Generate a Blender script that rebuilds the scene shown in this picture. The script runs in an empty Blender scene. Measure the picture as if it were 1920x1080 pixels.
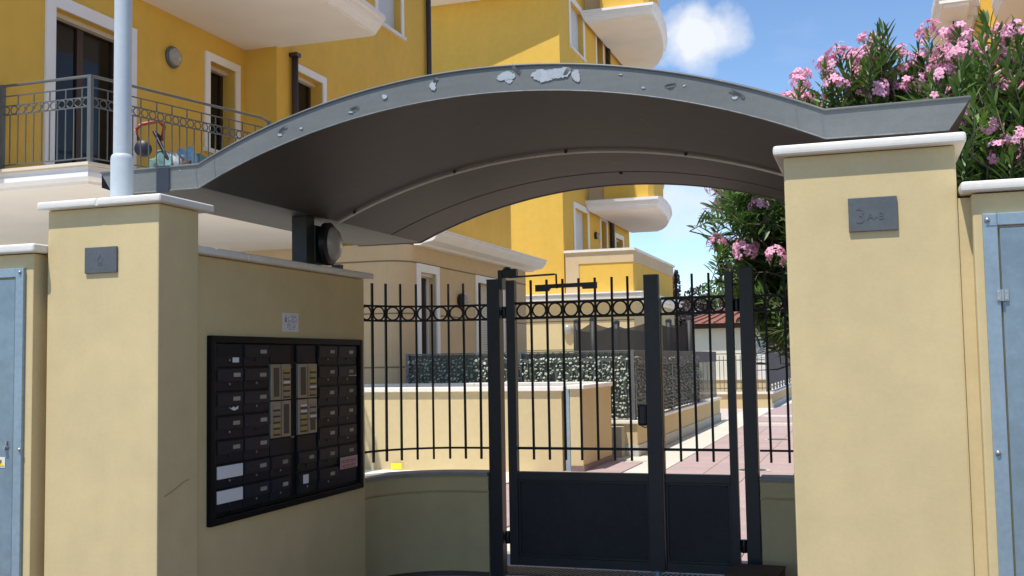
import bpy, bmesh, math, random
from mathutils import Vector, Matrix
random.seed(7)
R = math.radians
scene = bpy.context.scene
col = scene.collection

# ------------------------------------------------------------------ camera
cam_d = bpy.data.cameras.new("camera")
cam_d.sensor_width = 36.0
cam_d.lens = 37.5
cam_d.clip_start = 0.05
cam_d.clip_end = 3000
cam = bpy.data.objects.new("camera", cam_d)
col.objects.link(cam)
fwdY = Vector((670.0, 125.0, 2000.0)).normalized()      # world +Y seen from the lens (x right, y down, z forward)
upZ = fwdY.cross(Vector((1.0, -0.017, 0.0))).normalized()
if upZ.y > 0: upZ = -upZ
axX = fwdY.cross(upZ)
if axX.x < 0: axX = -axX
rows = (axX, fwdY, upZ)
M = Matrix([[r.x, -r.y, -r.z] for r in rows]).to_4x4()
M.translation = Vector((0, 0, 1.6))
cam.matrix_world = M
scene.camera = cam

# ------------------------------------------------------------------ light
TO_SUN = Vector((-0.15, -0.41, 1.0)).normalized()
ELEV = math.asin(TO_SUN.z)
world = bpy.data.worlds.new("World"); scene.world = world; world.use_nodes = True
nt = world.node_tree; N = nt.nodes; L = nt.links
for n in list(N): N.remove(n)
out = N.new("ShaderNodeOutputWorld"); bg = N.new("ShaderNodeBackground")
SKY_S = 0.15
bg.inputs[1].default_value = SKY_S
sky = N.new("ShaderNodeTexSky"); sky.sky_type = 'NISHITA'; sky.sun_disc = False
sky.sun_elevation = ELEV
sky.sun_rotation = math.atan2(TO_SUN.x, TO_SUN.y)
sky.altitude = 50; sky.air_density = 0.8; sky.dust_density = 0.1; sky.ozone_density = 1.7
tc = N.new("ShaderNodeTexCoord")
def vnode(op, a, b=None):
    n = N.new("ShaderNodeVectorMath"); n.operation = op
    if isinstance(a, bpy.types.NodeSocket): L.new(a, n.inputs[0])
    else: n.inputs[0].default_value = a
    if b is not None:
        if isinstance(b, bpy.types.NodeSocket): L.new(b, n.inputs[1])
        else: n.inputs[1].default_value = b
    return n
def mnode(op, a, b=None, clamp=False):
    n = N.new("ShaderNodeMath"); n.operation = op; n.use_clamp = clamp
    for i, v in enumerate((a, b)):
        if v is None: continue
        if isinstance(v, bpy.types.NodeSocket): L.new(v, n.inputs[i])
        else: n.inputs[i].default_value = v
    return n.outputs[0]
nz = N.new("ShaderNodeTexNoise"); nz.inputs['Scale'].default_value = 20; nz.inputs['Detail'].default_value = 11; nz.inputs['Roughness'].default_value = 0.58
L.new(tc.outputs['Generated'], nz.inputs['Vector'])
nz2 = N.new("ShaderNodeTexNoise"); nz2.inputs['Scale'].default_value = 2.6; nz2.inputs['Detail'].default_value = 10; nz2.inputs['Roughness'].default_value = 0.6
stretch = vnode('MULTIPLY', tc.outputs['Generated'], (1, 1, 2.4))
L.new(stretch.outputs[0], nz2.inputs['Vector'])
def puff(d, rad, soft, sx=1.0, sz=1.0, gain=1.0, jag=0.8):
    df = vnode('SUBTRACT', tc.outputs['Generated'], d)
    sc_ = vnode('MULTIPLY', df.outputs[0], (sx, 1.0, sz))
    ln = vnode('LENGTH', sc_.outputs[0]).outputs['Value']
    t = mnode('DIVIDE', ln, rad)
    j = mnode('MULTIPLY', mnode('SUBTRACT', nz.outputs[0], 0.5), jag * 2.2)
    v = mnode('SUBTRACT', mnode('ADD', j, 1.0), t)
    return mnode('MULTIPLY', mnode('DIVIDE', v, soft, True), gain)
clouds = [puff((-0.140, .947, .288), .044, .68, 0.9, 1.2, 0.95), puff((-0.118, .949, .290), .030, .68, 1.0, 1.0, 0.85), puff((-0.137, .946, .304), .022, .68, 1, 1, 0.8),
          puff((-0.165, .972, .150), .062, 1.0, 0.8, 1.3, 0.78)]
m = clouds[0]
for c in clouds[1:]: m = mnode('MAXIMUM', m, c)
wide = mnode('MULTIPLY', mnode('DIVIDE', mnode('SUBTRACT', nz2.outputs[0], 0.60), 0.25, True), 0.30)
m = mnode('MAXIMUM', m, wide)
sat = N.new("ShaderNodeHueSaturation"); sat.inputs['Saturation'].default_value = 1.08; sat.inputs['Value'].default_value = 1.0
L.new(sky.outputs[0], sat.inputs['Color'])
mixc = N.new("ShaderNodeMix"); mixc.data_type = 'RGBA'
L.new(m, mixc.inputs[0]); L.new(sat.outputs[0], mixc.inputs[6]); mixc.inputs[7].default_value = (4.7, 4.85, 5.1, 1)
L.new(mixc.outputs[2], bg.inputs[0]); L.new(bg.outputs[0], out.inputs[0])

sun_d = bpy.data.lights.new("sun", 'SUN'); sun_d.energy = 3.9; sun_d.angle = R(0.5); sun_d.color = (1.0, 0.955, 0.87)
sun = bpy.data.objects.new("sun", sun_d); col.objects.link(sun)
sun.rotation_euler = (-TO_SUN).to_track_quat('-Z', 'Y').to_euler(); sun.location = (-8, -16, 34)
scene.view_settings.view_transform = 'Standard'
scene.view_settings.look = 'None'
scene.view_settings.exposure = 0.42
scene.view_settings.gamma = 1.0
scene.view_settings.use_curve_mapping = False

# ------------------------------------------------------------------ materials
MATS = {}
def mat(name, color, rough=0.6, metal=0.0, spec=0.5, noise=None, bump=None, var=None, stains=None, trans=None, grain=None):
    """noise=(scale, amount) colour mottling; bump=(scale, strength, distance); stains=(scale, threshold, colour); var = random value per object"""
    m = bpy.data.materials.new(name); m.use_nodes = True
    nt = m.node_tree; n = nt.nodes; l = nt.links
    b = n["Principled BSDF"]
    b.inputs['Roughness'].default_value = rough; b.inputs['Metallic'].default_value = metal
    b.inputs['Specular IOR Level'].default_value = spec
    t = n.new("ShaderNodeTexCoord")
    c = n.new("ShaderNodeRGB"); c.outputs[0].default_value = (*color, 1); cur = c.outputs[0]
    def val_mult(cur, fac_socket):
        h = n.new("ShaderNodeMix"); h.data_type = 'RGBA'; h.blend_type = 'MULTIPLY'; h.inputs[0].default_value = 1
        l.new(cur, h.inputs[6]); l.new(fac_socket, h.inputs[7]); return h.outputs[2]
    def ramp(sock, lo, hi, a, bb):
        r = n.new("ShaderNodeMapRange"); r.inputs[1].default_value = lo; r.inputs[2].default_value = hi
        r.inputs[3].default_value = a; r.inputs[4].default_value = bb; l.new(sock, r.inputs[0]); return r.outputs[0]
    if noise:
        for sc_, am in ([noise] if not isinstance(noise[0], tuple) else noise):
            x = n.new("ShaderNodeTexNoise"); x.inputs['Scale'].default_value = sc_; x.inputs['Detail'].default_value = 6
            l.new(t.outputs['Object'], x.inputs['Vector'])
            cur = val_mult(cur, ramp(x.outputs[0], .28, .72, 1 - am, 1 + am))
    if grain:   # streaks: noise stretched along one axis
        x = n.new("ShaderNodeTexNoise"); x.inputs['Scale'].default_value = 1.0; x.inputs['Detail'].default_value = 5
        mp = n.new("ShaderNodeMapping"); mp.inputs['Scale'].default_value = grain[0]
        l.new(t.outputs['Object'], mp.inputs[0]); l.new(mp.outputs[0], x.inputs['Vector'])
        cur = val_mult(cur, ramp(x.outputs[0], .3, .7, 1 - grain[1], 1 + grain[1]))
    if stains:
        x = n.new("ShaderNodeTexNoise"); x.inputs['Scale'].default_value = stains[0]; x.inputs['Detail'].default_value = 8; x.inputs['Roughness'].default_value = .65
        mp = n.new("ShaderNodeMapping"); mp.inputs['Scale'].default_value = stains[3] if len(stains) > 3 else (1, 1, 1); mp.inputs['Location'].default_value = (3.1, 7.7, 1.3)
        l.new(t.outputs['Object'], mp.inputs[0]); l.new(mp.outputs[0], x.inputs['Vector'])
        f = ramp(x.outputs[0], stains[1], stains[1] + .06, 0, 1)
        mx = n.new("ShaderNodeMix"); mx.data_type = 'RGBA'; l.new(f, mx.inputs[0]); l.new(cur, mx.inputs[6]); mx.inputs[7].default_value = (*stains[2], 1)
        cur = mx.outputs[2]
    if var:
        oi = n.new("ShaderNodeObjectInfo"); cur = val_mult(cur, ramp(oi.outputs['Random'], 0, 1, 1 - var, 1 + var))
    l.new(cur, b.inputs['Base Color'])
    if bump:
        bs = [bump] if not isinstance(bump[0], tuple) else bump
        prev = None
        for sc_, st, di in bs:
            x = n.new("ShaderNodeTexNoise"); x.inputs['Scale'].default_value = sc_; x.inputs['Detail'].default_value = 4
            l.new(t.outputs['Object'], x.inputs['Vector'])
            k = n.new("ShaderNodeBump"); k.inputs['Strength'].default_value = st; k.inputs['Distance'].default_value = di
            l.new(x.outputs[0], k.inputs['Height'])
            if prev: l.new(prev, k.inputs['Normal'])
            prev = k.outputs[0]
        l.new(prev, b.inputs['Normal'])
    if trans:
        b.inputs['Transmission Weight'].default_value = 0
        tl = n.new("ShaderNodeBsdfTranslucent"); l.new(cur, tl.inputs[0])
        mx = n.new("ShaderNodeMixShader"); mx.inputs[0].default_value = trans
        o = n["Material Output"]; l.new(b.outputs[0], mx.inputs[1]); l.new(tl.outputs[0], mx.inputs[2]); l.new(mx.outputs[0], o.inputs[0])
    MATS[name] = m
    return m

plaster = mat('cream_plaster', (.625, .495, .265), .85, spec=.25, noise=((1.3, .05), (7, .04), (55, .025)), grain=((7, 7, .5), .022), bump=((160, .15, .003), (38, .07, .003), (6, .3, .006)), stains=(2.2, .68, (.55, .435, .25), (1, 1, .35)))
plaster_far = mat('cream_wall_paint', (.56, .45, .255), .85, spec=.2, noise=((.9, .05), (12, .03)), bump=(90, .15, .003))
yellow = mat('yellow_render', (.72, .45, .086), .85, spec=.2, noise=((.5, .05), (5, .04)), grain=((2.5, 2.5, .25), .025), bump=(70, .15, .004))
beige = mat('beige_render', (.60, .46, .285), .85, spec=.2, noise=((.6, .05), (6, .03)), bump=(70, .15, .004))
stone = mat('white_stone_coping', (.76, .72, .65), .55, noise=((4, .05), (40, .04)), bump=(60, .1, .002), stains=(9, .70, (.5, .46, .4)))
white = mat('white_trim_paint', (.82, .80, .79), .6, noise=(3, .03))
soffit_white = mat('white_soffit_paint', (.86, .81, .75), .8, noise=(1.2, .04))
gate_paint = mat('dark_gate_paint', (.024, .026, .030), .42, spec=.45, noise=((3, .18), (30, .12)), bump=(70, .06, .002))
bar_paint = mat('black_bar_paint', (.013, .011, .011), .5, spec=.3, noise=(30, .2))
panel_paint = mat('dark_panel_paint', (.024, .025, .029), .5, spec=.35, noise=((2.2, .25), (25, .15)), bump=((5, .3, .006), (60, .08, .002)))
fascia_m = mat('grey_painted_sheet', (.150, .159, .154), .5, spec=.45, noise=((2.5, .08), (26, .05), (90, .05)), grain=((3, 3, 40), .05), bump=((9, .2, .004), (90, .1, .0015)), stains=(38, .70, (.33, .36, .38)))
edge_m = mat('worn_sheet_edge', (.20, .205, .205), .5, noise=((30, .3), (6, .2)))
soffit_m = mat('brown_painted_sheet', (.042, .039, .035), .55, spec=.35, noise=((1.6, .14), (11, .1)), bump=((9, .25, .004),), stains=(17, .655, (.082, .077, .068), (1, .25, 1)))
bare = mat('bare_zinc', (.40, .43, .45), .5, metal=.1, noise=((24, .12), (120, .08)))
galv = mat('galvanised_sheet', (.22, .29, .335), .42, metal=.35, noise=((3, .09), (18, .10), (70, .05)), bump=(12, .12, .003))
galv_frame = mat('galvanised_frame', (.28, .36, .415), .42, metal=.35, noise=((6, .08), (45, .09)), bump=(40, .1, .002))
steel = mat('bright_steel', (.42, .42, .42), .35, metal=.8, noise=(40, .1))
plate = mat('zinc_plate', (.105, .113, .118), .45, metal=.25, noise=((9, .1), (60, .08)), bump=(10, .15, .002))
engrave = mat('engraved_dark', (.086, .093, .097), .55)
pole_m = mat('pale_grey_pole_paint', (.50, .55, .58), .4, noise=((5, .04), (40, .03)))
tape = mat('dark_grey_tape', (.075, .085, .10), .6, noise=(30, .08))
conduit = mat('grey_conduit', (.78, .75, .68), .5, noise=(20, .06))
black_pl = mat('black_plastic', (.012, .012, .014), .4, noise=(30, .1))
lens_m = mat('milky_lamp_glass', (.36, .34, .31), .25, noise=(10, .05))
box_frame = mat('black_mailbox_frame', (.008, .0085, .011), .4, spec=.12, noise=(20, .12))
box_door = mat('blue_black_mailbox_door', (.016, .019, .028), .35, spec=.10, noise=(30, .15), var=.18)
box_flap = mat('dark_mailbox_flap', (.019, .023, .034), .33, spec=.14, noise=(30, .15), var=.2)
label_m = mat('pale_name_label', (.30, .285, .24), .5, var=.25)
paper = mat('white_paper', (.72, .71, .72), .7, noise=(30, .03))
ink = mat('dark_print', (.10, .10, .14), .7)
pink = mat('pink_label', (.56, .34, .34), .6, noise=(60, .1))
redink = mat('red_print', (.30, .06, .07), .6)
alu = mat('anodised_intercom', (.30, .295, .26), .38, metal=.5, noise=(50, .06))
amber = mat('amber_name_strip', (.42, .30, .06), .5, var=.2)
grille = mat('dark_grille', (.05, .045, .04), .5)
tile_red = mat('dark_clay_tile', (.10, .062, .055), .6, noise=((8, .12), (60, .1)), var=.12, bump=(50, .15, .002))
path_red = mat('red_path_slab', (.42, .315, .305), .8, noise=((2, .06), (30, .06)), var=.05, bump=(60, .3, .003))
path_joint = mat('path_joint_mortar', (.55, .46, .42), .9, noise=(20, .08))
strip_white = mat('white_path_stone', (.60, .575, .50), .8, noise=((4, .05), (40, .05)), var=.04)
plinth_m = mat('pale_stone_plinth', (.46, .46, .42), .8, noise=((3, .08), (30, .06)))
grey_tile = mat('grey_floor_tile', (.36, .36, .36), .6, noise=((5, .08), (50, .06)), var=.07, bump=(50, .15, .002))
pavement_m = mat('clay_pavement', (.105, .066, .052), .85, noise=((1, .08), (15, .08), (90, .08)), bump=(50, .3, .004))
earth = mat('dry_ground', (.38, .35, .28), .95, noise=((.2, .15), (4, .12)))
grate_m = mat('steel_grating', (.09, .09, .09), .5, metal=.4, noise=(30, .1))
void_m = mat('drain_channel', (.01, .01, .01), .9)
pipe_m = mat('brown_downpipe', (.045, .030, .024), .45, noise=(8, .08))
glass = mat('window_glass', (.014, .012, .011), .08, spec=.3)
wood = mat('dark_wood_frame', (.042, .018, .012), .45, noise=(12, .2))
shutter = mat('pale_roller_shutter', (.62, .57, .48), .6, noise=(4, .04))
shutter_bl = mat('white_roller_shutter', (.62, .64, .66), .6, noise=(4, .04))
shutter_dk = mat('grey_shutter', (.26, .25, .23), .6)
rail_m = mat('grey_balcony_railing', (.105, .115, .115), .45, metal=0, noise=(25, .1))
stone_tile = mat('cream_balcony_slab', (.70, .60, .47), .7, noise=((4, .06), (40, .05)))
leaf_d = mat('oleander_leaf', (.095, .18, .040), .42, spec=.45, noise=(5, .32), trans=.28, var=.25)
leaf_l = mat('oleander_young_leaf', (.15, .26, .05), .45, spec=.4, noise=(5, .25), trans=.28, var=.25)
petal = mat('pink_petal', (.94, .49, .65), .6, spec=.25, noise=(30, .16), trans=.3, var=.10)
petal_in = mat('deep_pink_throat', (.72, .12, .26), .6, trans=.2)
bark = mat('grey_brown_bark', (.12, .095, .07), .9, noise=((8, .2), (40, .15)), bump=(30, .5, .01))
ivy_m = mat('artificial_leaf', (.30, .33, .25), .4, spec=.6, noise=((9, .3), (30, .2)), stains=(26, .53, (.46, .48, .40)))
ivy_back = mat('leaf_screen_backing', (.085, .10, .075), .7, noise=(40, .3))
net_m = mat('black_safety_net', (.02, .02, .022), .8)
pad_m = mat('black_pole_padding', (.022, .024, .026), .6, noise=(20, .15))
cloth_m = mat('dark_grey_screen_cloth', (.085, .082, .085), .8, noise=((2, .12), (14, .08)), bump=(6, .2, .02))
roof_m = mat('red_roof_tile', (.25, .10, .07), .8, noise=((1.5, .15), (9, .15)), var=.1)
wall_w = mat('pale_house_wall', (.72, .69, .58), .85, noise=(1.5, .04))
tree_gr = mat('bright_tree_leaf', (.115, .20, .035), .6, noise=(.8, .3), trans=.3)
tree_pl = mat('purple_tree_leaf', (.060, .040, .038), .6, noise=(.8, .35), trans=.2)
tree_dk = mat('cypress_leaf', (.030, .045, .022), .7, noise=(.8, .3))
cardboard = mat('brown_box_wood', (.115, .055, .028), .7, noise=((6, .15), (40, .1)), grain=((2, 30, 30), .12))
yellow_paper = mat('yellow_paper', (.92, .72, .03), .6, noise=(12, .04))
red_pl = mat('red_plastic', (.30, .05, .025), .4)
navy = mat('navy_plastic', (.012, .014, .035), .45)
blue_cl = mat('light_blue_cloth', (.24, .45, .62), .8, noise=((6, .2), (25, .15)))
teal_cl = mat('teal_cloth', (.13, .27, .27), .8, noise=((6, .2), (25, .15)))
pale_cl = mat('pale_cloth', (.55, .60, .66), .8, noise=((8, .12),))
brown_cl = mat('brown_cloth', (.06, .045, .05), .8, noise=((8, .3),))
m_net = bpy.data.materials.new('see_through_net'); m_net.use_nodes = True
_n = m_net.node_tree; _p = _n.nodes['Principled BSDF']; _p.inputs['Base Color'].default_value = (.03, .03, .033, 1); _p.inputs['Roughness'].default_value = .9
_t = _n.nodes.new('ShaderNodeBsdfTransparent'); _x = _n.nodes.new('ShaderNodeMixShader'); _x.inputs[0].default_value = .88
_n.links.new(_t.outputs[0], _x.inputs[1]); _n.links.new(_p.outputs[0], _x.inputs[2]); _n.links.new(_x.outputs[0], _n.nodes['Material Output'].inputs[0])

# ------------------------------------------------------------------ mesh helpers
class MB:
    def __init__(s): s.v = []; s.f = []; s.mi = []
    def add(s, vs, fs, k=0):
        o = len(s.v); s.v += [tuple(v) for v in vs]; s.f += [tuple(i + o for i in f) for f in fs]; s.mi += [k] * len(fs); return s
    def box(s, x0, x1, y0, y1, z0, z1, k=0):
        x0, x1 = min(x0, x1), max(x0, x1); y0, y1 = min(y0, y1), max(y0, y1); z0, z1 = min(z0, z1), max(z0, z1)
        return s.add([(x0, y0, z0), (x1, y0, z0), (x1, y1, z0), (x0, y1, z0), (x0, y0, z1), (x1, y0, z1), (x1, y1, z1), (x0, y1, z1)],
              [(3, 2, 1, 0), (4, 5, 6, 7), (0, 1, 5, 4), (1, 2, 6, 5), (2, 3, 7, 6), (3, 0, 4, 7)], k)
    def ext(s, a, b, k=0):
        """skin between two equal loops a and b, with caps"""
        n = len(a)
        return s.add(list(a) + list(b), [tuple(range(n - 1, -1, -1)), tuple(range(n, 2 * n))] + [(i, (i + 1) % n, n + (i + 1) % n, n + i) for i in range(n)], k)
    def prismZ(s, p, z0, z1, k=0): return s.ext([(x, y, z0) for x, y in p], [(x, y, z1) for x, y in p], k)
    def prismY(s, p, y0, y1, k=0): return s.ext([(x, y0, z) for x, z in p], [(x, y1, z) for x, z in p], k)
    def prismX(s, p, x0, x1, k=0): return s.ext([(x0, y, z) for y, z in p], [(x1, y, z) for y, z in p], k)
    def strip(s, lo, hi, th_lo, th_hi, k=0): pass
    def tube(s, pts, r, n=6, closed=False, k=0, flat=None):
        pts = [Vector(p) for p in pts]; m = len(pts); rings = []
        up = Vector((0, 0, 1))
        for i, p in enumerate(pts):
            if closed: t = pts[(i + 1) % m] - pts[i - 1]
            else: t = pts[min(i + 1, m - 1)] - pts[max(i - 1, 0)]
            t.normalize()
            a = t.cross(up)
            if a.length < 1e-3: a = t.cross(Vector((0, 1, 0)))
            a.normalize(); b = a.cross(t)
            rr = r[i] if isinstance(r, (list, tuple)) else r
            rings.append([p + (a * math.cos(2 * math.pi * (j + .5) / n) + b * math.sin(2 * math.pi * (j + .5) / n)) * rr for j in range(n)])
        vs = [v for g in rings for v in g]; fs = []
        for i in range(m if closed else m - 1):
            for j in range(n):
                fs.append((i * n + j, i * n + (j + 1) % n, ((i + 1) % m) * n + (j + 1) % n, ((i + 1) % m) * n + j))
        if not closed: fs += [tuple(range(n - 1, -1, -1)), tuple(range((m - 1) * n, m * n))]
        return s.add(vs, fs, k)
    def lathe(s, c, axis, prof, n=20, k=0):
        """prof: (radius, along) list"""
        c = Vector(c); ax = Vector(axis).normalized(); a = ax.orthogonal().normalized(); b = ax.cross(a)
        vs = []; m = len(prof)
        for r_, h in prof:
            for j in range(n):
                q = 2 * math.pi * j / n; vs.append(c + ax * h + (a * math.cos(q) + b * math.sin(q)) * r_)
        fs = [(i * n + j, i * n + (j + 1) % n, (i + 1) * n + (j + 1) % n, (i + 1) * n + j) for i in range(m - 1) for j in range(n)]
        fs += [tuple(range(n - 1, -1, -1)), tuple(range((m - 1) * n, m * n))]
        return s.add(vs, fs, k)
    def mesh(s, name, mats, bevel=0, smooth=False, seg=2):
        me = bpy.data.meshes.new(name); me.from_pydata(s.v, [], s.f)
        for m_ in (mats if isinstance(mats, (list, tuple)) else [mats]): me.materials.append(m_)
        for p, k in zip(me.polygons, s.mi): p.material_index = k
        bm = bmesh.new(); bm.from_mesh(me)
        bmesh.ops.recalc_face_normals(bm, faces=bm.faces)
        if bevel:
            es = [e for e in bm.edges if len(e.link_faces) == 2 and e.calc_face_angle(0) > .5]
            bmesh.ops.bevel(bm, geom=es, offset=bevel, segments=seg, affect='EDGES', profile=.6, clamp_overlap=True)
        bm.to_mesh(me); bm.free()
        if smooth:
            for p in me.polygons: p.use_smooth = True
            if smooth != 'all':
                try: me.set_sharp_from_angle(angle=R(40 if smooth is True else smooth))
                except Exception: pass
        me.update(); return me

WL = {}
def thing(name, label, cat, loc=(0, 0, 0), group=None):
    o = bpy.data.objects.new(name, None); o.empty_display_size = .2; col.objects.link(o); o.location = loc
    o['label'] = label; o['category'] = cat
    if group: o['group'] = group
    WL[o.name] = Vector(loc); return o
def part(name, mb, m, parent=None, label=None, kind=None, bevel=0, smooth=False, seg=2):
    me = mb if isinstance(mb, bpy.types.Mesh) else mb.mesh(name, m, bevel, smooth, seg)
    o = bpy.data.objects.new(name, me); col.objects.link(o)
    if parent is not None:
        o.parent = parent; o.location = -WL[parent.name]; WL[o.name] = Vector((0, 0, 0))
    else: WL[o.name] = Vector((0, 0, 0))
    if label: o['label'] = label
    if kind: o['kind'] = kind
    return o
def put(name, me, parent, pos, rot=None, scale=None, kind=None):
    """instance of a mesh with its own origin, at world position pos under parent"""
    o = bpy.data.objects.new(name, me); col.objects.link(o); o.parent = parent
    o.location = Vector(pos) - WL[parent.name]; WL[o.name] = Vector(pos)
    if rot is not None: o.rotation_euler = rot
    if scale is not None: o.scale = scale if hasattr(scale, '__len__') else (scale,) * 3
    if kind: o['kind'] = kind
    return o
def solo(name, mb, m, label, cat, group=None, **k):
    o = part(name, mb, m, None, label, **k); o['category'] = cat
    if group: o['group'] = group
    return o
def struct(name, mb, m, **k): return part(name, mb, m, kind='structure', **k)
def boxm(name, sx, sy, sz, m, bevel=0, base=False):
    return MB().box(-sx / 2, sx / 2, -sy / 2, sy / 2, 0 if base else -sz / 2, sz if base else sz / 2).mesh(name, m, bevel)

# ------------------------------------------------------------------ ground
g = MB(); g.box(-400, 400, -60, 900, -1.0, -.034); struct('ground', g, earth)
g = MB(); g.box(-4.4, 3.0, -2.5, 4.3, -.5, -.004); struct('pavement', g, pavement_m)
g = MB(); g.box(-60, 60, -45, 4.3, -.5, -.012); struct('street', g, mat('pale_concrete', (.20, .195, .185), .85, noise=((1, .06), (15, .06))))
g = MB(); g.box(-3.6, .6, 4.301, 7.3, -.5, -.004); struct('entrance_pavement', g, pavement_m)
g = MB(); g.box(-16, -4.62, 4.45, 45, -.5, -.020); struct('garden_terrace', g, mat('pale_terrace_stone', (.74, .70, .62), .85, noise=((1, .06), (12, .06))))
# grey tiles in the gateway
fl = struct('entrance_floor', MB().box(-3.6, .6, 7.305, 8.7, -.4, -.010), grey_tile)
tm = boxm('floor_tile', .392, .392, .03, grey_tile, .003)
for i in range(10):
    for j in range(3):
        yy = 7.48 + .4 * j + (.32 if j > 0 else 0)
        if j < 2 or True: put('floor_tile', tm, fl, (-3.2 + .4 * i, yy if j == 0 else 8.2 + .4 * (j - 1), -.012))
# red path with slabs, white edging and white cross bands
pth = struct('path', MB().box(-4.6, 5.0, 8.62, 60, -.4, -.012), path_joint)
sm = boxm('path_slab', .592, .592, .04, path_red, .004)
big = boxm('path_slab', 1.192, 1.192, .04, path_red, .004)
def in_white(x, y): return (-3.12 < x < -2.55 and y > 11)
ny = 0
for j in range(28):
    y = 8.93 + .6 * j
    for i in range(8):
        x = -2.53 + .6 * i
        if x < 1.3: put('path_slab', sm, pth, (x, y, -.016))
for j in range(13):
    for i in range(2): put('path_slab', sm, pth, (-3.68 - .6 * i, 8.93 + .6 * j, -.016))
far_red = MB()
for j in range(24):
    for i in range(6):
        x0 = -2.83 + 1.2 * i; y0 = 25.7 + 1.2 * j
        if j in (0, 3): continue
        far_red.box(x0 + .006, x0 + 1.194, y0 + .006, y0 + 1.194, -.05, .004)
part('far_path_slab', far_red, path_red, pth, kind='stuff')
wm = boxm('edging_slab', .76, .99, .04, strip_white, .004)
for j in range(34): put('edging_slab', wm, pth, (-3.09 if 9.6 + j < 17.2 else -3.22, 9.1 + 1.0 * j, -.014), scale=(.66 if 9.6 + j < 17.2 else 1.0, 1, 1))
bandm = boxm('band_slab', .99, .30, .04, strip_white, .004)
for yb in (26.2, 29.3):
    for i in range(6): put('band_slab', bandm, pth, (-2.2 + i, yb, -.008))
fm = boxm('edging_slab', .99, .5, .04, strip_white, .004)
for i in range(3): put('edging_slab', fm, pth, (-3.86 - i, 17.0, -.010))

for x_, y_, l_ in ((-1.72, 21.1, 'oval grey drain cover on the red path, the farther one'), (-1.62, 15.4, 'oval grey drain cover on the red path, the nearer one')):
    dc = thing('drain_cover', l_, 'drain cover', (x_, y_, 0), 'drain covers on the path')
    part('lid', MB().lathe((x_, y_, 0), (0, 0, 1), [(.26, .0), (.26, .012), (.23, .013)], 20), plinth_m, dc); part('lid_centre', MB().lathe((x_, y_, .0131), (0, 0, 1), [(.20, 0), (.20, .003)], 20), cloth_m, dc)
# drain grate
gr = thing('drain_grate', 'dark steel drain grating in the floor under the gate', 'grate', (-1.7, 7.87, 0))
part('channel', MB().box(-2.74, -.62, 7.72, 8.0, -.09, -.006), void_m, gr)
part('grate_frame', MB().box(-2.76, -.60, 7.715, 7.735, -.03, .004).box(-2.76, -.60, 7.985, 8.005, -.03, .004), grate_m, gr)
bm_ = boxm('bar', .018, .25, .022, grate_m)
for i in range(58): put('bar', bm_, gr, (-2.72 + i * .0362, 7.86, -.004), rot=(0, 0, R(-12)))

# ------------------------------------------------------------------ gate pillars, boundary walls
def coping(mb, x0, x1, y0, y1, z0, z1): mb.box(x0, x1, y0, y1, z0, z1)
lp = thing('gate_pillar', 'cream plastered gate pillar carrying the pale grey pole', 'pillar', (-3.46, 4.35, 0), 'gate pillars')
part('shaft', MB().box(-3.785, -3.142, 4.20, 4.515, -.02, 2.368), plaster, lp, bevel=.008)
part('coping_slab', MB().box(-3.821, -3.47, 4.159, 4.60, 2.370, 2.409), stone, lp, bevel=.014, seg=3)
part('coping_slab', MB().box(-3.467, -3.106, 4.159, 4.60, 2.370, 2.409), stone, lp, bevel=.014, seg=3)
part('mortar_joint', MB().box(-3.478, -3.460, 4.163, 4.595, 2.372, 2.404), stone, lp)
part("scratch", MB().tube([(-3.1405, 4.25, .995), (-3.1405, 4.33, 1.02), (-3.1405, 4.40, 1.048), (-3.1405, 4.44, 1.055)], .0014, 4), mat('scratch_grey', (.20, .17, .12), .9), lp)
rp = thing('gate_pillar', 'wide cream gate pillar right of the gate, with the lettered plate', 'pillar', (.02, 4.35, 0), 'gate pillars')
part('shaft', MB().box(-.287, .328, 4.20, 4.52, -.02, 2.364), plaster, rp, bevel=.008)
part('coping_slab', MB().box(-.323, .365, 4.159, 4.66, 2.366, 2.406), stone, rp, bevel=.015, seg=3)

wl = thing('boundary_wall', 'cream boundary wall left of the pillars, holding a steel cabinet', 'wall', (-5.2, 4.3, 0), 'street boundary walls')
part('wall_body', MB().box(-7.6, -3.822, 4.150, 4.42, -.02, 2.158), plaster, wl, bevel=.006)
part('wall_return', MB().box(-3.826, -3.787, 4.245, 4.40, -.02, 2.165), plaster, wl)
for i in range(4): part('coping_slab', MB().box(-3.790 - .98 * i - .975, -3.790 - .98 * i, 4.113, 4.47, 2.162, 2.205), stone, wl, bevel=.014, seg=3)
wr = thing('boundary_wall', 'cream boundary wall below the pink oleander at the right edge', 'wall', (2, 4.3, 0), 'street boundary walls')
part('wall_body', MB().box(.372, 4.4, 4.150, 4.42, -.02, 2.172), plaster, wr, bevel=.006)
part('wall_return', MB().box(.329, .374, 4.212, 4.40, -.02, 2.168), plaster, wr)
for i in range(4): part('coping_slab', MB().box(.334 + .98 * i, .334 + .98 * i + .975, 4.113, 4.47, 2.177, 2.215), stone, wr, bevel=.014, seg=3)

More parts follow.
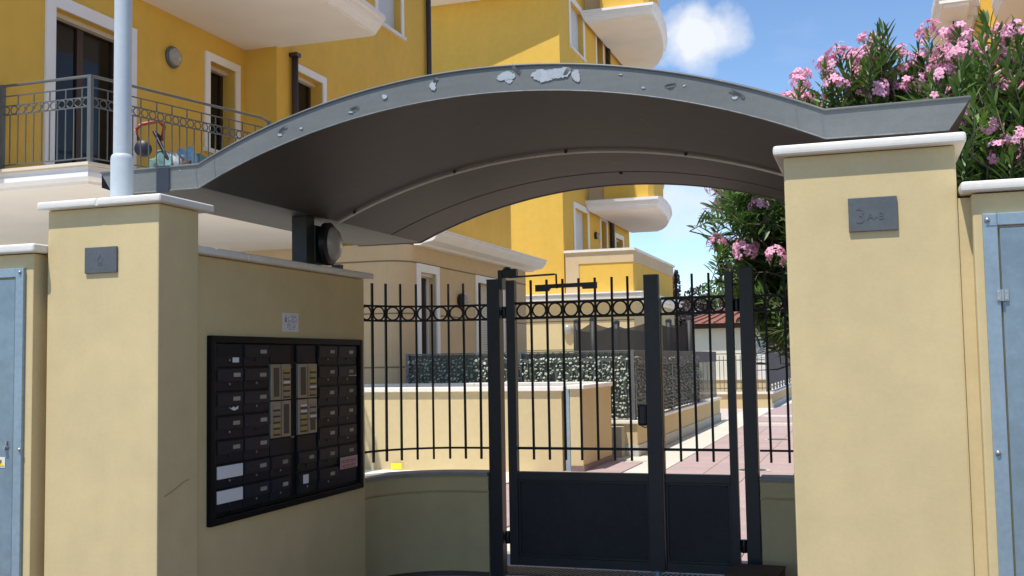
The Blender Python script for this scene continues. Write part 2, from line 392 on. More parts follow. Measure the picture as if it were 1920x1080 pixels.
# steel cabinets let into the boundary walls
def cabinet(x0, x1, zt, label, side):
    c = thing('meter_cabinet', label, 'cabinet', ((x0 + x1) / 2, 4.15, 0), 'steel meter cabinets')
    fw = .048
    f = MB(); f.box(x0, x0 + fw, 4.132, 4.16, .05, zt); f.box(x1 - fw, x1, 4.132, 4.16, .05, zt); f.box(x0 + fw, x1 - fw, 4.133, 4.16, zt - .045, zt); f.box(x0 + fw, x1 - fw, 4.133, 4.16, .05, .10)
    part('frame', f, galv_frame, c, bevel=.003)
    part('recess', MB().box(x0 + fw, x1 - fw, 4.158, 4.17, .1, zt - .045), void_m, c)
    part('door', MB().box(x0 + fw + .006, x1 - fw - .006, 4.138, 4.156, .107, zt - .052), galv, c, bevel=.005)
    return c
cl = cabinet(-4.75, -3.867, 2.090, 'blue grey steel cabinet with a small yellow sticker, left edge', -1)
cr = cabinet(.402, 1.30, 2.097, 'blue grey steel cabinet with exposed hinge, right edge', 1)
def screw(name, c, p, r=.007, m=steel): part(name, MB().lathe(p, (0, -1, 0), [(r * 1.25, 0), (r * 1.25, .003), (r * .8, .008), (r * .3, .010)], 10), m, c, smooth=True)
screw('screw', cl, (-3.887, 4.132, 2.068)); screw('screw', cl, (-3.874, 4.132, 1.216))
lk = part('lock', MB().lathe((-3.958, 4.138, 1.225), (0, -1, 0), [(.013, 0), (.013, .004), (.009, .012), (.009, .02)], 12), steel, cl, smooth=True)
part('lock_tab', MB().box(-3.961, -3.951, 4.128, 4.138, 1.236, 1.256), steel, cl, bevel=.002)
st = part('sticker', MB().box(-4.02, -3.965, 4.1355, 4.1375, 1.128, 1.178), paper, cl)
st2 = part('warning_mark', MB().prismY([(-4.016, 1.137), (-3.969, 1.137), (-3.9925, 1.172)], 4.1335, 4.1352), yellow_paper, st)
part('bolt_mark', MB().prismY([(-3.998, 1.140), (-3.990, 1.155), (-3.995, 1.155), (-3.989, 1.166), (-3.983, 1.166), (-3.987, 1.157), (-3.982, 1.157)], 4.132, 4.1334), ink, st)
# hinge of the right cabinet
hg = part('hinge', MB().box(.437, .453, 4.126, 4.133, 1.782, 1.822).box(.459, .476, 4.130, 4.1375, 1.782, 1.822).tube([(.456, 4.126, 1.781), (.456, 4.126, 1.823)], .0055, 8), steel, cr, bevel=.001)
for dx in (-.012, .012):
    for dz in (.008, .032):
        part('rivet', MB().lathe((.456 + dx, 4.126 if dx < 0 else 4.130, 1.782 + dz), (0, -1, 0), [(.0028, 0), (.0022, .002), (.0008, .003)], 6), bare, hg)
screw('bolt', cr, (.417, 4.132, 1.247), .008); screw('screw', cr, (.417, 4.132, 2.073), .008)
part('corner_plate', MB().box(.411, .447, 4.1295, 4.1318, 2.052, 2.092), galv_frame, cr, bevel=.001)

# number plates
def textmesh(s, size, depth=.002):
    cu = bpy.data.curves.new('t', 'FONT'); cu.body = s; cu.size = size; cu.extrude = depth; cu.resolution_u = 3
    o = bpy.data.objects.new('t', cu); col.objects.link(o)
    dg = bpy.context.evaluated_depsgraph_get(); me = bpy.data.meshes.new_from_object(o.evaluated_get(dg))
    bpy.data.objects.remove(o); bpy.data.curves.remove(cu); return me
np_ = thing('house_number_plate', 'grey metal plate reading 3 A-B on the right gate pillar', 'number plate', (.03, 4.2, 2.06))
part('plate', MB().box(-.055, .119, 4.188, 4.199, 2.061, 2.189), plate, np_, bevel=.002)
for s, x, z, sz in (('3', -.033, 2.093, .085), ('A-B', .010, 2.1035, .040)):
    me = textmesh(s, sz, .0012); me.materials.append(engrave)
    put('character', me, np_, (x, 4.1876, z), rot=(R(90), 0, 0))
lpn = thing('house_number_plate', 'small blue grey metal plate on the pillar carrying the pole', 'number plate', (-3.46, 4.2, 2.05))
part('plate', MB().box(-3.556, -3.372, 4.189, 4.199, 2.051, 2.176), plate, lpn, bevel=.002)
e = MB(); e.box(-3.481, -3.452, 4.1874, 4.1885, 2.089, 2.092); e.box(-3.479, -3.455, 4.1874, 4.1885, 2.099, 2.102)
e.prismY([(-3.483, 2.111), (-3.478, 2.111), (-3.466, 2.133), (-3.454, 2.111), (-3.449, 2.111), (-3.466, 2.140)], 4.1874, 4.1885)
part('engraved_mark', e, engrave, lpn)
# painters' repaired patch: none. pole on the left pillar
po = thing('steel_pole', 'pale grey round steel pole standing on the left gate pillar', 'pole', (-3.48, 4.36, 2.408))
part('base_sleeve', MB().lathe((-3.480, 4.36, 2.402), (0, 0, 1), [(.0548, 0), (.0548, .226), (.053, .238), (.048, .248), (.043, .252)], 28), pole_m, po, smooth=True)
part('shaft', MB().lathe((-3.480, 4.36, 2.64), (0, 0, 1), [(.0428, 0), (.0415, 2.6), (.038, 3.4)], 28), pole_m, po, smooth=True)

# ------------------------------------------------------------------ mailbox wall with coping
mw = thing('entrance_wall', 'cream side wall under the canopy carrying the black mailboxes', 'wall', (-3.33, 5.4, 0))
part('wall_body', MB().box(-3.46, -3.2, 4.518, 6.46, -.02, 2.160), plaster, mw, bevel=.006)
ys = [4.52, 4.98, 5.66, 6.53]
for a, b in zip(ys, ys[1:]): part('coping_slab', MB().box(-3.52, -3.155, a + .0015, b - .0015, 2.163, 2.203), stone, mw, bevel=.013, seg=3)
for i in range(2): solo('anchor_stub', MB().box(-3.36 + .02 * i, -3.30 + .02 * i, 5.15 + 1.12 * i, 5.20 + 1.12 * i, 2.2035, 2.252), pipe_m, ('short brown bracket left of the canopy post on the wall coping', 'short brown bracket right of the lamp on the wall coping')[i], 'bracket') if i == 1 else None

# mailbox bank
XF = -3.2
mbk = thing('mailbox_bank', 'black wall mounted bank of mailboxes with two intercom strips', 'mailboxes', (-3.2, 5.55, .8))
Y0, Y1, Z0, Z1 = 4.668, 6.382, .788, 1.755
f = MB()
f.box(XF, XF + .030, Y0, Y0 + .040, Z0, Z1); f.box(XF, XF + .030, Y1 - .040, Y1, Z0, Z1)
f.box(XF, XF + .030, Y0 + .040, Y1 - .040, Z1 - .036, Z1); f.box(XF, XF + .030, Y0 + .040, Y1 - .040, Z0, Z0 + .036)
f.box(XF + .001, XF + .012, Y0 + .040, Y1 - .040, Z0 + .036, Z1 - .036)
part('frame', f, box_frame, mbk, bevel=.008)
colY = [4.717, 4.970, 5.237, 5.536, 5.785, 6.037]
colW = [.243, .255, .215, .222, .243, .248]
rowZ = [1.712 - .1245 * i for i in range(8)]
doors = {}
for ci in range(6):
    for ri in range(7):
        y0, w = colY[ci], colW[ci]; zt = rowZ[ri]; h = .1165
        if ci in (2, 3) and ri < 5: continue
        if ci == 5 and ri == 6:
            part('blank_cover', MB().box(XF + .013, XF + .022, y0, y0 + w, zt - h, zt), box_door, mbk, bevel=.002); continue
        d = part('mailbox_door', MB().box(XF + .013, XF + .024, y0, y0 + w, zt - h, zt), box_door, mbk, bevel=.002)
        doors[(ci, ri)] = d
        whitep = ci == 0 and ri >= 5
        openslot = ci == 0 and ri == 0
        if openslot: part('slot', MB().box(XF + .0245, XF + .026, y0 + .012, y0 + w - .012, zt - .062, zt - .010), void_m, d)
        else: part('slot_flap', MB().box(XF + .0245, XF + .031, y0 + .004, y0 + w - .006, zt - .070, zt - .005), paper if whitep else box_flap, d, label='white blank slot flap' if whitep else None, bevel=.002)
        ly = y0 + w * (.60 if ci < 2 else .56) + random.uniform(-.004, .004)
        if (ci, ri) == (3, 6): part('name_label', MB().box(XF + .0315, XF + .033, y0 + .05, y0 + .112, zt - .063, zt - .012), paper, d, label='torn white paper name label')
        elif openslot: part('name_label', MB().box(XF + .0265, XF + .028, ly, ly + .058, zt - .096, zt - .070), paper, d, label='white paper name label')
        elif not whitep:
            lz = zt - .026 - random.uniform(0, .005)
            part('name_label', MB().box(XF + .0315, XF + .033, ly, ly + (.064 if ci < 2 else .055), lz - .021, lz), label_m, d)
        part('lock', MB().lathe((XF + .024, y0 + w * .48, zt - .084), (1, 0, 0), [(.006, 0), (.006, .005), (.003, .006)], 8), steel if random.random() < .55 else black_pl, d)
# red-pink advert label, torn tape
pk = part('advert_label', MB().box(XF + .0335, XF + .035, 6.043, 6.278, .938, 1.012), pink, mbk, label='pink label with red lettering')
pr = MB(); xx = 6.056
for k, w in enumerate((.018, .024, .014, .022, .020, .012, .024, .018)):
    for q in range(2):
        z = .992 - q * .030
        pr.box(XF + .0352, XF + .0358, xx, xx + w * .3, z - .018, z); pr.box(XF + .0352, XF + .0358, xx + w * .3, xx + w, z - .005, z)
        if k % 2: pr.box(XF + .0352, XF + .0358, xx + w * .3, xx + w, z - .019, z - .014)
    xx += w + .006
part('print', pr, redink, pk)
part('tape_scrap', MB().prismX([(4.83, 1.375), (4.862, 1.386), (4.872, 1.378), (4.905, 1.388), (4.902, 1.372), (4.865, 1.364), (4.845, 1.370)], XF + .0335, XF + .0345), paper, mbk, label='torn white scrap of tape')
part('tape_scrap', MB().box(XF + .0335, XF + .0345, 6.165, 6.275, 1.520, 1.527), label_m, mbk)
# intercom strips
def intercom(y0, w, seed):
    random.seed(seed)
    for lev, (za, zb) in enumerate(((1.402, 1.603), (1.190, 1.395))):
        p = part('intercom_panel', MB().box(XF + .013, XF + .030, y0, y0 + w, za, zb), alu, mbk, bevel=.003)
        half = w / 2
        gl = (lev == 0) if seed == 1 else True
        for side in (0, 1):
            ya = y0 + half * side
            speak = (side == 0) == (lev == 0)
            if seed == 2 and lev == 1: speak = False
            if speak:
                part('speaker_grille', MB().box(XF + .0305, XF + .032, ya + half * .28, ya + half * .78, za + .018, zb - .020), grille, p)
            else:
                n = 5 if not (seed == 2 and lev == 1 and side == 1) else 3
                for k in range(n):
                    zz = zb - .030 - k * .034
                    part('name_button', MB().box(XF + .0305, XF + .0345, ya + half * .24, ya + half * .86, zz - .012, zz), random.choice((amber, amber, paper, label_m)), p)
                    part('button_gap', MB().box(XF + .0305, XF + .0315, ya + half * .2, ya + half * .9, zz - .027, zz - .016), black_pl, p)
                if n == 3: part('speaker_grille', MB().box(XF + .0305, XF + .032, ya + half * .28, ya + half * .78, za + .018, za + .09), grille, p)
        part('seam', MB().box(XF + .0302, XF + .0312, y0 + half - .002, y0 + half + .002, za + .004, zb - .004), grille, p)
intercom(5.237, .215, 1); intercom(5.536, .222, 2)
random.seed(11)
for y0, w in ((5.237, .215), (5.536, .222)):
    part('blank_cover', MB().box(XF + .013, XF + .022, y0, y0 + w, 1.612, 1.712), box_door, mbk, bevel=.002)
    part('blank_cover', MB().box(XF + .013, XF + .022, y0, y0 + w, 1.092, 1.184), box_door, mbk, bevel=.002)
part('rivet', MB().lathe((XF + .012, 5.49, 1.585), (1, 0, 0), [(.006, 0), (.004, .004)], 8), redink, mbk)
part('rivet', MB().box(XF + .012, XF + .016, 5.478, 5.512, 1.178, 1.186), label_m, mbk)
# notice
no = thing('paper_notice', 'small white printed notice on the wall above the mailboxes', 'notice', (XF, 5.5, 1.8))
part('sheet', MB().box(XF + .001, XF + .004, 5.407, 5.585, 1.790, 1.899), paper, no)
t = MB()
t.box(XF + .0042, XF + .0048, 5.432, 5.440, 1.845, 1.872); t.box(XF + .0042, XF + .0048, 5.444, 5.450, 1.845, 1.866); t.box(XF + .0042, XF + .0048, 5.432, 5.450, 1.869, 1.873)
random.seed(5)
for r_ in range(9):
    z = 1.885 - r_ * .0098; y = 5.462 if 1 <= r_ <= 4 else 5.432 + (r_ > 5) * .025
    while y < 5.565 - (r_ > 5) * .03:
        w = random.uniform(.006, .02)
        if random.random() < .8: t.box(XF + .0042, XF + .0048, y, min(y + w, 5.572), z - .0032, z)
        y += w + .004
part('print', t, ink, no)

# ------------------------------------------------------------------ canopy
YF, YR = 4.58, 7.42
def arc(zs, zap, xc=-1.665, hw=1.5255, n=44):
    r_ = (hw * hw + (zap - zs) ** 2) / (2 * (zap - zs)); zc = zap - r_; a = math.asin(hw / r_)
    return [(xc + r_ * math.sin(-a + 2 * a * i / n), zc + r_ * math.cos(-a + 2 * a * i / n)) for i in range(n + 1)]
def canopy_profile(dz_lo=0, dz_hi=0, inset=0):
    lo = [(-3.712 + inset, 2.500 + dz_lo)] + [(x, z + dz_lo) for x, z in arc(2.500, 2.836)] + [(.338 - inset, 2.496 + dz_lo)]
    hi = [(-3.788 + inset, 2.618 + dz_hi)] + [(x, z + dz_hi) for x, z in arc(2.618, 2.954)] + [(.424 - inset, 2.620 + dz_hi)]
    return lo, hi
def curved_body(mb, lo, hi, y0, y1):
    n = len(lo)
    vs = [(x, y0, z) for x, z in lo] + [(x, y0, z) for x, z in hi] + [(x, y1, z) for x, z in lo] + [(x, y1, z) for x, z in hi]
    fs = []
    for i in range(n - 1):
        fs += [(i, i + 1, n + i + 1, n + i), (2 * n + i + 1, 2 * n + i, 3 * n + i, 3 * n + i + 1), (2 * n + i, 2 * n + i + 1, i + 1, i), (n + i, n + i + 1, 3 * n + i + 1, 3 * n + i)]
    fs += [(0, n, 3 * n, 2 * n), (n - 1, 3 * n - 1, 4 * n - 1, 2 * n - 1)]
    mb.add(vs, fs)
ca = thing('entrance_canopy', 'grey arched sheet metal canopy with peeling paint over the gate', 'canopy', (-1.665, 5.99, 2.2))
lo, hi = canopy_profile(.006, -.006, .002)
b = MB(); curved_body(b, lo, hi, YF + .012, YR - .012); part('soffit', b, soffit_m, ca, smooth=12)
lo, hi = canopy_profile()
b = MB(); curved_body(b, lo, hi, YF, YF + .011); part('fascia', b, fascia_m, ca, smooth=12)
b = MB(); curved_body(b, lo, hi, YR - .011, YR); part('rear_fascia', b, fascia_m, ca, smooth=12)
b = MB(); b.tube([(x, YF - .001, z) for x, z in lo], .003, 6); part('lower_edge_fold', b, edge_m, ca, smooth='all')
b = MB(); b.tube([(x, YF - .002, z + .002) for x, z in hi], .006, 6); part('upper_edge_fold', b, fascia_m, ca, smooth='all')
b = MB(); b.tube([(x, YF + .04, z + .008) for x, z in hi], .010, 6); part('roof_edge', b, tile_red, ca, smooth='all')
b = MB(); hin = [(x, z + .004) for x, z in hi]; hout = [(x, z + .012) for x, z in hi]
curved_body(b, hin, hout, YF + .015, YR - .015); part('roof_sheet', b, fascia_m, ca, smooth=12)
# the arch is joined from sheets: standing seams on the soffit
b = MB(); curved_body(b, [(x, z + .003) for x, z in arc(2.500, 2.836)], [(x, z + .006) for x, z in arc(2.500, 2.836)], 6.88, 6.905); part('sheet_joint', b, soffit_m, ca, smooth=12)
cp = [(x, 6.06, z - .010) for x, z in arc(2.500, 2.836)]
part('conduit_pipe', MB().tube(cp, .0075, 8), conduit, ca, smooth='all')
for i in range(2, 44, 10):
    x, y, z = cp[i]; part('pipe_clip', MB().box(x - .008, x + .008, 6.048, 6.074, z - .001, z + .016), black_pl, ca)
for i in (24,):
    x, z = arc(2.500, 2.836)[i]; part('screw', MB().lathe((x, 6.9, z), (0, 0, -1), [(.012, -.01), (.012, .006), (.005, .010)], 8), black_pl, ca)
for x_, za, zb in ((-.142, 2.503, 2.622), (-.245, 2.548, 2.664), (-3.197, 2.503, 2.620), (-3.09, 2.545, 2.660)):
    part('weld_seam', MB().tube([(x_, YF - .0008, za), (x_ - .012, YF - .0008, zb)], .0016, 4), fascia_m, ca)
# dark tape band and folded end flap
part('tape_band', MB().box(-3.437, -3.363, YF - .007, YF - .0025, 2.487, 2.628), tape, ca, label='dark grey band round the fascia')
part('end_flap', MB().prismY([(-3.80, 2.615), (-3.80, 2.545), (-3.722, 2.519)], YF + .02, YF + .05), box_frame, ca)
# peeled paint on the fascia: raised ragged flakes, thin sheets
def on_fascia(x, t):
    A = arc(2.500, 2.836); 
    if x <= A[0][0]: zl = 2.500
    elif x >= A[-1][0]: zl = 2.496
    else:
        for (x0, z0), (x1, z1) in zip(A, A[1:]):
            if x0 <= x <= x1: zl = z0 + (z1 - z0) * (x - x0) / (x1 - x0); break
    return zl + .118 * t
def flake(x, t, w, h, seed, m=bare, n=44, tilt=0):
    w *= .86; h *= .84
    random.seed(seed); pts = []
    zc = on_fascia(x, t)
    f1, f2 = random.uniform(0, 6), random.uniform(0, 6)
    for k in range(n):
        a = 2 * math.pi * k / n; q = .86 + .13 * math.sin(2 * a + f1) + .10 * math.sin(3 * a + f2) + random.uniform(-.13, .10)
        dx = math.cos(a) * w / 2 * q; dz = math.sin(a) * h / 2 * q
        pts.append((x + dx, zc + dz + tilt * dx))
    part('peeled_patch', MB().prismY(pts, YF - .0022 - .0004 * seed % .003, YF - .0004), m, ca)
flake(-1.535, .62, .105, .062, 3); flake(-1.520, .50, .07, .05, 23); flake(-1.345, .60, .165, .088, 4); flake(-1.275, .66, .12, .07, 14); flake(-1.205, .58, .058, .070, 5)
flake(-1.900, .58, .050, .050, 6); flake(-2.150, .55, .032, .035, 7); flake(-.505, .52, .030, .020, 8); flake(-2.72, .45, .03, .02, 9); flake(-.90, .3, .022, .012, 10)
flake(-2.33, .30, .030, .012, 12); flake(-2.60, .35, .018, .016, 13); flake(-.72, .6, .018, .010, 15); flake(-3.30, .82, .010, .010, 16); flake(-1.0, .72, .022, .008, 17)
def curl(x, t, w, h, ang, seed):
    z = on_fascia(x, t); n = 8; vs = []; fs = []
    ca_, sa = math.cos(ang), math.sin(ang)
    for i in range(n + 1):
        u = (i / n - .5) * w; lift = .008 * (1 - (2 * i / n - 1) ** 2)
        for v, l in ((0, 0), (h, 1)):
            dx = u * ca_ - v * sa; dz = u * sa + v * ca_
            vs.append((x + dx, YF - .002 - lift * l, z + dz))
    for i in range(n): fs.append((2 * i, 2 * i + 2, 2 * i + 3, 2 * i + 1))
    b = MB(); b.add(vs, fs); b.add([(a, y - .001, c) for a, y, c in vs], [f_[::-1] for f_ in fs])
    part('curled_flake', b, fascia_m, ca, smooth=True)
curl(-1.235, .66, .045, .022, 1.0, 1); curl(-1.495, .82, .06, .016, -.8, 2); curl(-.50, .62, .075, .014, -.55, 3); curl(-2.70, .55, .055, .014, .55, 4); curl(-1.88, .72, .03, .014, .9, 6); curl(-2.31, .34, .05, .014, .2, 9); curl(-.78, .5, .05, .008, .1, 10)
# canopy posts
part('post', MB().box(-3.335, -3.232, 5.75, 5.85, 2.2035, 2.508), gate_paint, ca, bevel=.004)
part('post', MB().box(-.17, -.07, 4.80, 4.90, 2.20, 2.508), gate_paint, ca, bevel=.004)
# bulkhead lamp on the post
la = thing('bulkhead_lamp', 'round black bulkhead lamp with milky glass beside the canopy post', 'lamp', (-3.2, 5.9, 2.24))
ax = Vector((.98, .15, 0)).normalized(); c0 = Vector((-3.215, 5.975, 2.352))
part('housing', MB().lathe(c0 - ax * .02, ax, [(.105, 0), (.135, .012), (.135, .048), (.118, .060), (.100, .062)], 28), black_pl, la, smooth=True)
part('glass_dome', MB().lathe(c0 + ax * .036, ax, [(.110, 0), (.106, .018), (.088, .036), (.055, .050), (.018, .056)], 28), lens_m, la, smooth=True)
part('mount', MB().box(-3.31, -3.225, 5.845, 6.02, 2.225, 2.46), black_pl, la, bevel=.006)

# ------------------------------------------------------------------ curved low walls and railings beside the gate
def smooth_path(pts, step=.02):
    """Catmull-Rom resampled by arc length"""
    P = [Vector(p) for p in pts]; P = [P[0] * 2 - P[1]] + P + [P[-1] * 2 - P[-2]]; o = []
    for i in range(1, len(P) - 2):
        for k in range(24):
            t = k / 24; a, b_, c, d = P[i - 1:i + 3]
            o.append(.5 * ((2 * b_) + (-a + c) * t + (2 * a - 5 * b_ + 4 * c - d) * t * t + (-a + 3 * b_ - 3 * c + d) * t ** 3))
    o.append(P[-2]); res = [o[0]]; acc = 0
    for p, q in zip(o, o[1:]):
        acc += (q - p).length
        if acc >= step: res.append(q); acc = 0
    return res
def offset(path, d):
    r_ = []
    for i, p in enumerate(path):
        t = path[min(i + 1, len(path) - 1)] - path[max(i - 1, 0)]; t.normalize(); r_.append(Vector((p.x - t.y * d, p.y + t.x * d)))
    return r_
def ribbon(mb, path, d0, d1, z0, z1):
    a = offset(path, d0); b_ = offset(path, d1); n = len(path); vs = []
    for p, q in zip(a, b_): vs += [(p.x, p.y, z0), (q.x, q.y, z0), (q.x, q.y, z1), (p.x, p.y, z1)]
    fs = [(0, 1, 2, 3), (4 * n - 1, 4 * n - 2, 4 * n - 3, 4 * n - 4)]
    for i in range(n - 1):
        for k in range(4): fs.append((4 * i + k, 4 * i + (k + 1) % 4, 4 * i + 4 + (k + 1) % 4, 4 * i + 4 + k))
    mb.add(vs, fs)
pl_ = smooth_path([(-2.742, 7.655), (-2.90, 7.655), (-3.08, 7.635), (-3.26, 7.555), (-3.42, 7.42), (-3.53, 7.23), (-3.585, 6.95), (-3.60, 6.60), (-3.60, 6.40)])
pr_ = smooth_path([(-.748, 7.655), (-.60, 7.655), (-.42, 7.635), (-.24, 7.555), (-.08, 7.42), (.03, 7.23), (.085, 6.95), (.10, 6.6), (.10, 4.6)])
def low_wall(path, sgn, label):
    w = thing('low_wall', label, 'wall', (path[0].x, path[0].y, 0), 'low walls beside the gate')
    b = MB(); ribbon(b, path, -.065 * sgn, .10 * sgn, -.02, .615); part('wall_body', b, plaster, w, smooth=True)
    b = MB(); ribbon(b, path, -.047 * sgn, .085 * sgn, .615, .632); part('shadow_groove', b, plaster, w, smooth=True)
    b = MB(); ribbon(b, path, -.072 * sgn, .105 * sgn, .632, .742); part('band', b, plaster, w, smooth=True)
    b = MB(); ribbon(b, path, -.090 * sgn, .12 * sgn, .742, .768); part('coping', b, mat('grey_stone_coping' + str(sgn), (.30, .28, .24), .6, noise=(8, .08)), w, smooth=True)
    # dark clay tiles round the foot
    s = 0; i0 = 0
    for i in range(1, len(path)):
        s += (path[i] - path[i - 1]).length
        if s > .30 or i == len(path) - 1:
            seg = path[i0:i + 1]
            if len(seg) > 2:
                b = MB(); ribbon(b, seg[:], -.085 * sgn, -.068 * sgn, -.01, .034); part('skirting_tile', b, tile_red, w)
            i0 = i; s = 0
    return w
# path runs towards -X: left offset is -Y side for sgn=-1
low_wall(pl_, -1, 'curved cream low wall left of the gate, in shade')
low_wall(pr_, 1, 'curved cream low wall right of the gate behind the brown box')
ringm = bpy.data.meshes
def ring_mesh(r_, t=.0072):
    pts = [(r_ * math.cos(2 * math.pi * k / 22), 0, r_ * math.sin(2 * math.pi * k / 22)) for k in range(22)]
    return MB().tube(pts, t, 6, closed=True).mesh('ring', bar_paint, smooth='all')
rm = ring_mesh(.051)
barm = boxm('bar', .0165, .0165, 1.338, bar_paint, .002, base=True)
def rail_fence(path, label, zoff=0):
    w = thing('fence_panel', label, 'fence', (path[0].x, path[0].y, .768), 'railings on the low walls')
    for z in (.945, 1.917, 2.028): part('rail', MB().tube([(p.x, p.y, z) for p in path], .0105, 4), bar_paint, w)
    def at(sv):
        acc = 0
        for p, q in zip(path, path[1:]):
            l_ = (q - p).length
            if acc + l_ >= sv: return p + (q - p) * ((sv - acc) / l_), math.atan2(q.y - p.y, q.x - p.x)
            acc += l_
        return path[-1], 0
    for k in range(15):
        p, a = at(.075 + .1245 * k); put('bar', barm, w, (p.x, p.y, .862), rot=(random.uniform(-.004, .004), random.uniform(-.004, .004), a))
        p, a = at(.013 + .1245 * k); put('ring', rm, w, (p.x, p.y, 1.9725), rot=(0, 0, a))
    return w
rail_fence(pl_, 'black railing with ring frieze curving on the left low wall')
rail_fence(pr_, 'black railing with ring frieze right of the gate under the oleander')

# gate posts
def post(x0, x1, zt, label):
    p = thing('gate_post', label, 'post', ((x0 + x1) / 2, 7.6, 0), 'square gate posts')
    part('shaft', MB().box(x0, x1, 7.60, 7.70, -.02, zt), gate_paint, p, bevel=.004)
    part('cap', MB().box(x0 - .002, x1 + .002, 7.598, 7.702, zt, zt + .006), gate_paint, p)
    return p
gpl = post(-2.737, -2.637, 2.212, 'dark square steel gate post on the left, under the closer')
gpr = post(-.852, -.757, 2.230, 'dark square steel gate post on the right, by the oleander')
for p, x, s in ((gpl, -2.612, 1), (gpr, -.876, -1)):
    for z in (.285, 1.965):
        part('hinge', MB().lathe((x, 7.645, z - .045), (0, 0, 1), [(.020, 0), (.022, .01), (.022, .08), (.020, .09)], 12).box(min(x, x - s * .03), max(x, x - s * .03), 7.635, 7.655, z - .02, z + .02), black_pl, p, smooth=True)
# gate leaves
def leaf(x0, x1, ls, rs, nb, zl, zr, label, ringx):
    g_ = thing('gate_leaf', label, 'gate', ((x0 + x1) / 2, 7.63, .09), 'gate leaves')
    yb, yf = 7.665, 7.605
    part('stile', MB().box(x0, x0 + ls, yf, yb, .09, zl), gate_paint, g_, bevel=.003)
    part('stile', MB().box(x1 - rs, x1, yf - (.012 if rs > .08 else 0), yb, .09, zr), gate_paint, g_, bevel=.003)
    a, b_ = x0 + ls, x1 - rs
    part('mid_rail', MB().box(a, b_, yf + .004, yb - .004, .716, .776), gate_paint, g_, bevel=.003)
    part('bottom_rail', MB().box(a, b_, yf + .004, yb - .004, .09, .152), gate_paint, g_, bevel=.003)
    part('panel', MB().box(a + .012, b_ - .012, yf + .028, yf + .034, .160, .708), panel_paint, g_)
    fr = MB(); fr.box(a, b_, yf + .016, yf + .027, .700, .7155); fr.box(a, b_, yf + .016, yf + .027, .1525, .168); fr.box(a, a + .016, yf + .016, yf + .027, .168, .700); fr.box(b_ - .016, b_, yf + .016, yf + .027, .168, .700)
    part('panel_bead', fr, gate_paint, g_, bevel=.002)
    for z in (.948, 1.917, 2.030): part('rail', MB().box(a, b_, 7.629, 7.645, z - .0095, z + .0095), bar_paint, g_)
    pitch = (b_ - a) / (nb + 1)
    for k in range(nb): put('bar', barm, g_, (a + pitch * (k + 1), 7.637, .864), rot=(random.uniform(-.003, .003), random.uniform(-.003, .003), 0))
    for k in range(nb + 1): put('ring', rm, g_, (a + pitch * (k + .5), 7.637, 1.9735), scale=(min(1, pitch / .123), 1, 1))
    for x, z in ((a + .03, .69), (b_ - .03, .69), (a + .03, .175), (b_ - .03, .175), ((a + b_) / 2, .175)):
        part('panel_screw', MB().lathe((x, yf + .028, z), (0, -1, 0), [(.006, 0), (.005, .003), (.002, .005)], 8), black_pl, g_)
    return g_
g1 = leaf(-2.585, -1.425, .068, .105, 7, 2.205, 2.205, 'wide dark metal gate leaf with seven bars and closer rail', 0)
g2 = leaf(-1.418, -.898, .006, .055, 3, 2.03, 2.203, 'narrow dark metal gate leaf with three bars, right leaf', 0)
# lock and drop bolt
lk = part('lock_box', MB().box(-1.600, -1.532, 7.60, 7.69, 1.115, 1.275), black_pl, g1, bevel=.02)
part('lock_cable', MB().tube([(-1.535, 7.69, 1.115), (-1.56, 7.692, 1.100), (-1.585, 7.69, 1.108), (-1.596, 7.688, 1.13)], .004, 6), black_pl, lk)
part('drop_bolt', MB().lathe((-1.475, 7.585, .035), (0, 0, 1), [(.028, 0), (.030, .01), (.030, .052), (.024, .065), (.010, .068)], 16), galv, g1, smooth=True)
# door closer with arm and slide rail
cl_ = thing('gate_closer', 'black gate closer box with thin arm and rail on the bars', 'gate closer', (-2.60, 7.66, 2.2))
part('bracket', MB().box(-2.645, -2.612, 7.60, 7.70, 2.14, 2.285), black_pl, cl_, bevel=.003)
part('body', MB().box(-2.612, -2.50, 7.605, 7.665, 2.225, 2.292), black_pl, cl_, bevel=.008)
part('spindle', MB().lathe((-2.58, 7.63, 2.292), (0, 0, 1), [(.028, 0), (.028, .012), (.012, .018)], 12), black_pl, cl_)
part('arm', MB().tube([(-2.555, 7.61, 2.228), (-2.20, 7.60, 2.236), (-2.185, 7.60, 2.236), (-2.183, 7.60, 2.13)], .0075, 6), black_pl, cl_)
rl = MB(); rl.prismY([(-2.352, 2.112), (-2.352, 2.162), (-1.878, 2.168), (-1.878, 2.120), (-1.985, 2.119), (-1.992, 2.136), (-2.232, 2.133), (-2.248, 2.112)], 7.606, 7.622)
part('slide_rail', rl, black_pl, cl_)

# brown box by the right post
bx = thing('brown_box', 'brown box on the floor beside the right gate post', 'box', (-.72, 7.30, 0))
b = MB()
def rot2(x, y, c=(-.735, 7.20), a=R(-4)):
    dx, dy = x - c[0], y - c[1]; return (c[0] + dx * math.cos(a) - dy * math.sin(a), c[1] + dx * math.sin(a) + dy * math.cos(a))
def rbox(x0, x1, y0, y1, z0, z1): return MB().prismZ([rot2(x0, y0), rot2(x1, y0), rot2(x1, y1), rot2(x0, y1)], z0, z1)
part('side', rbox(-.92, -.60, 7.02, 7.04, 0, .19), cardboard, bx, bevel=.002); part('side', rbox(-.92, -.60, 7.40, 7.42, 0, .19), cardboard, bx, bevel=.002)
part('side', rbox(-.92, -.90, 7.041, 7.399, 0, .19), cardboard, bx, bevel=.002); part('side', rbox(-.62, -.60, 7.041, 7.399, 0, .19), cardboard, bx, bevel=.002)
part('lid', rbox(-.925, -.595, 7.015, 7.425, .191, .205), cardboard, bx, bevel=.002)
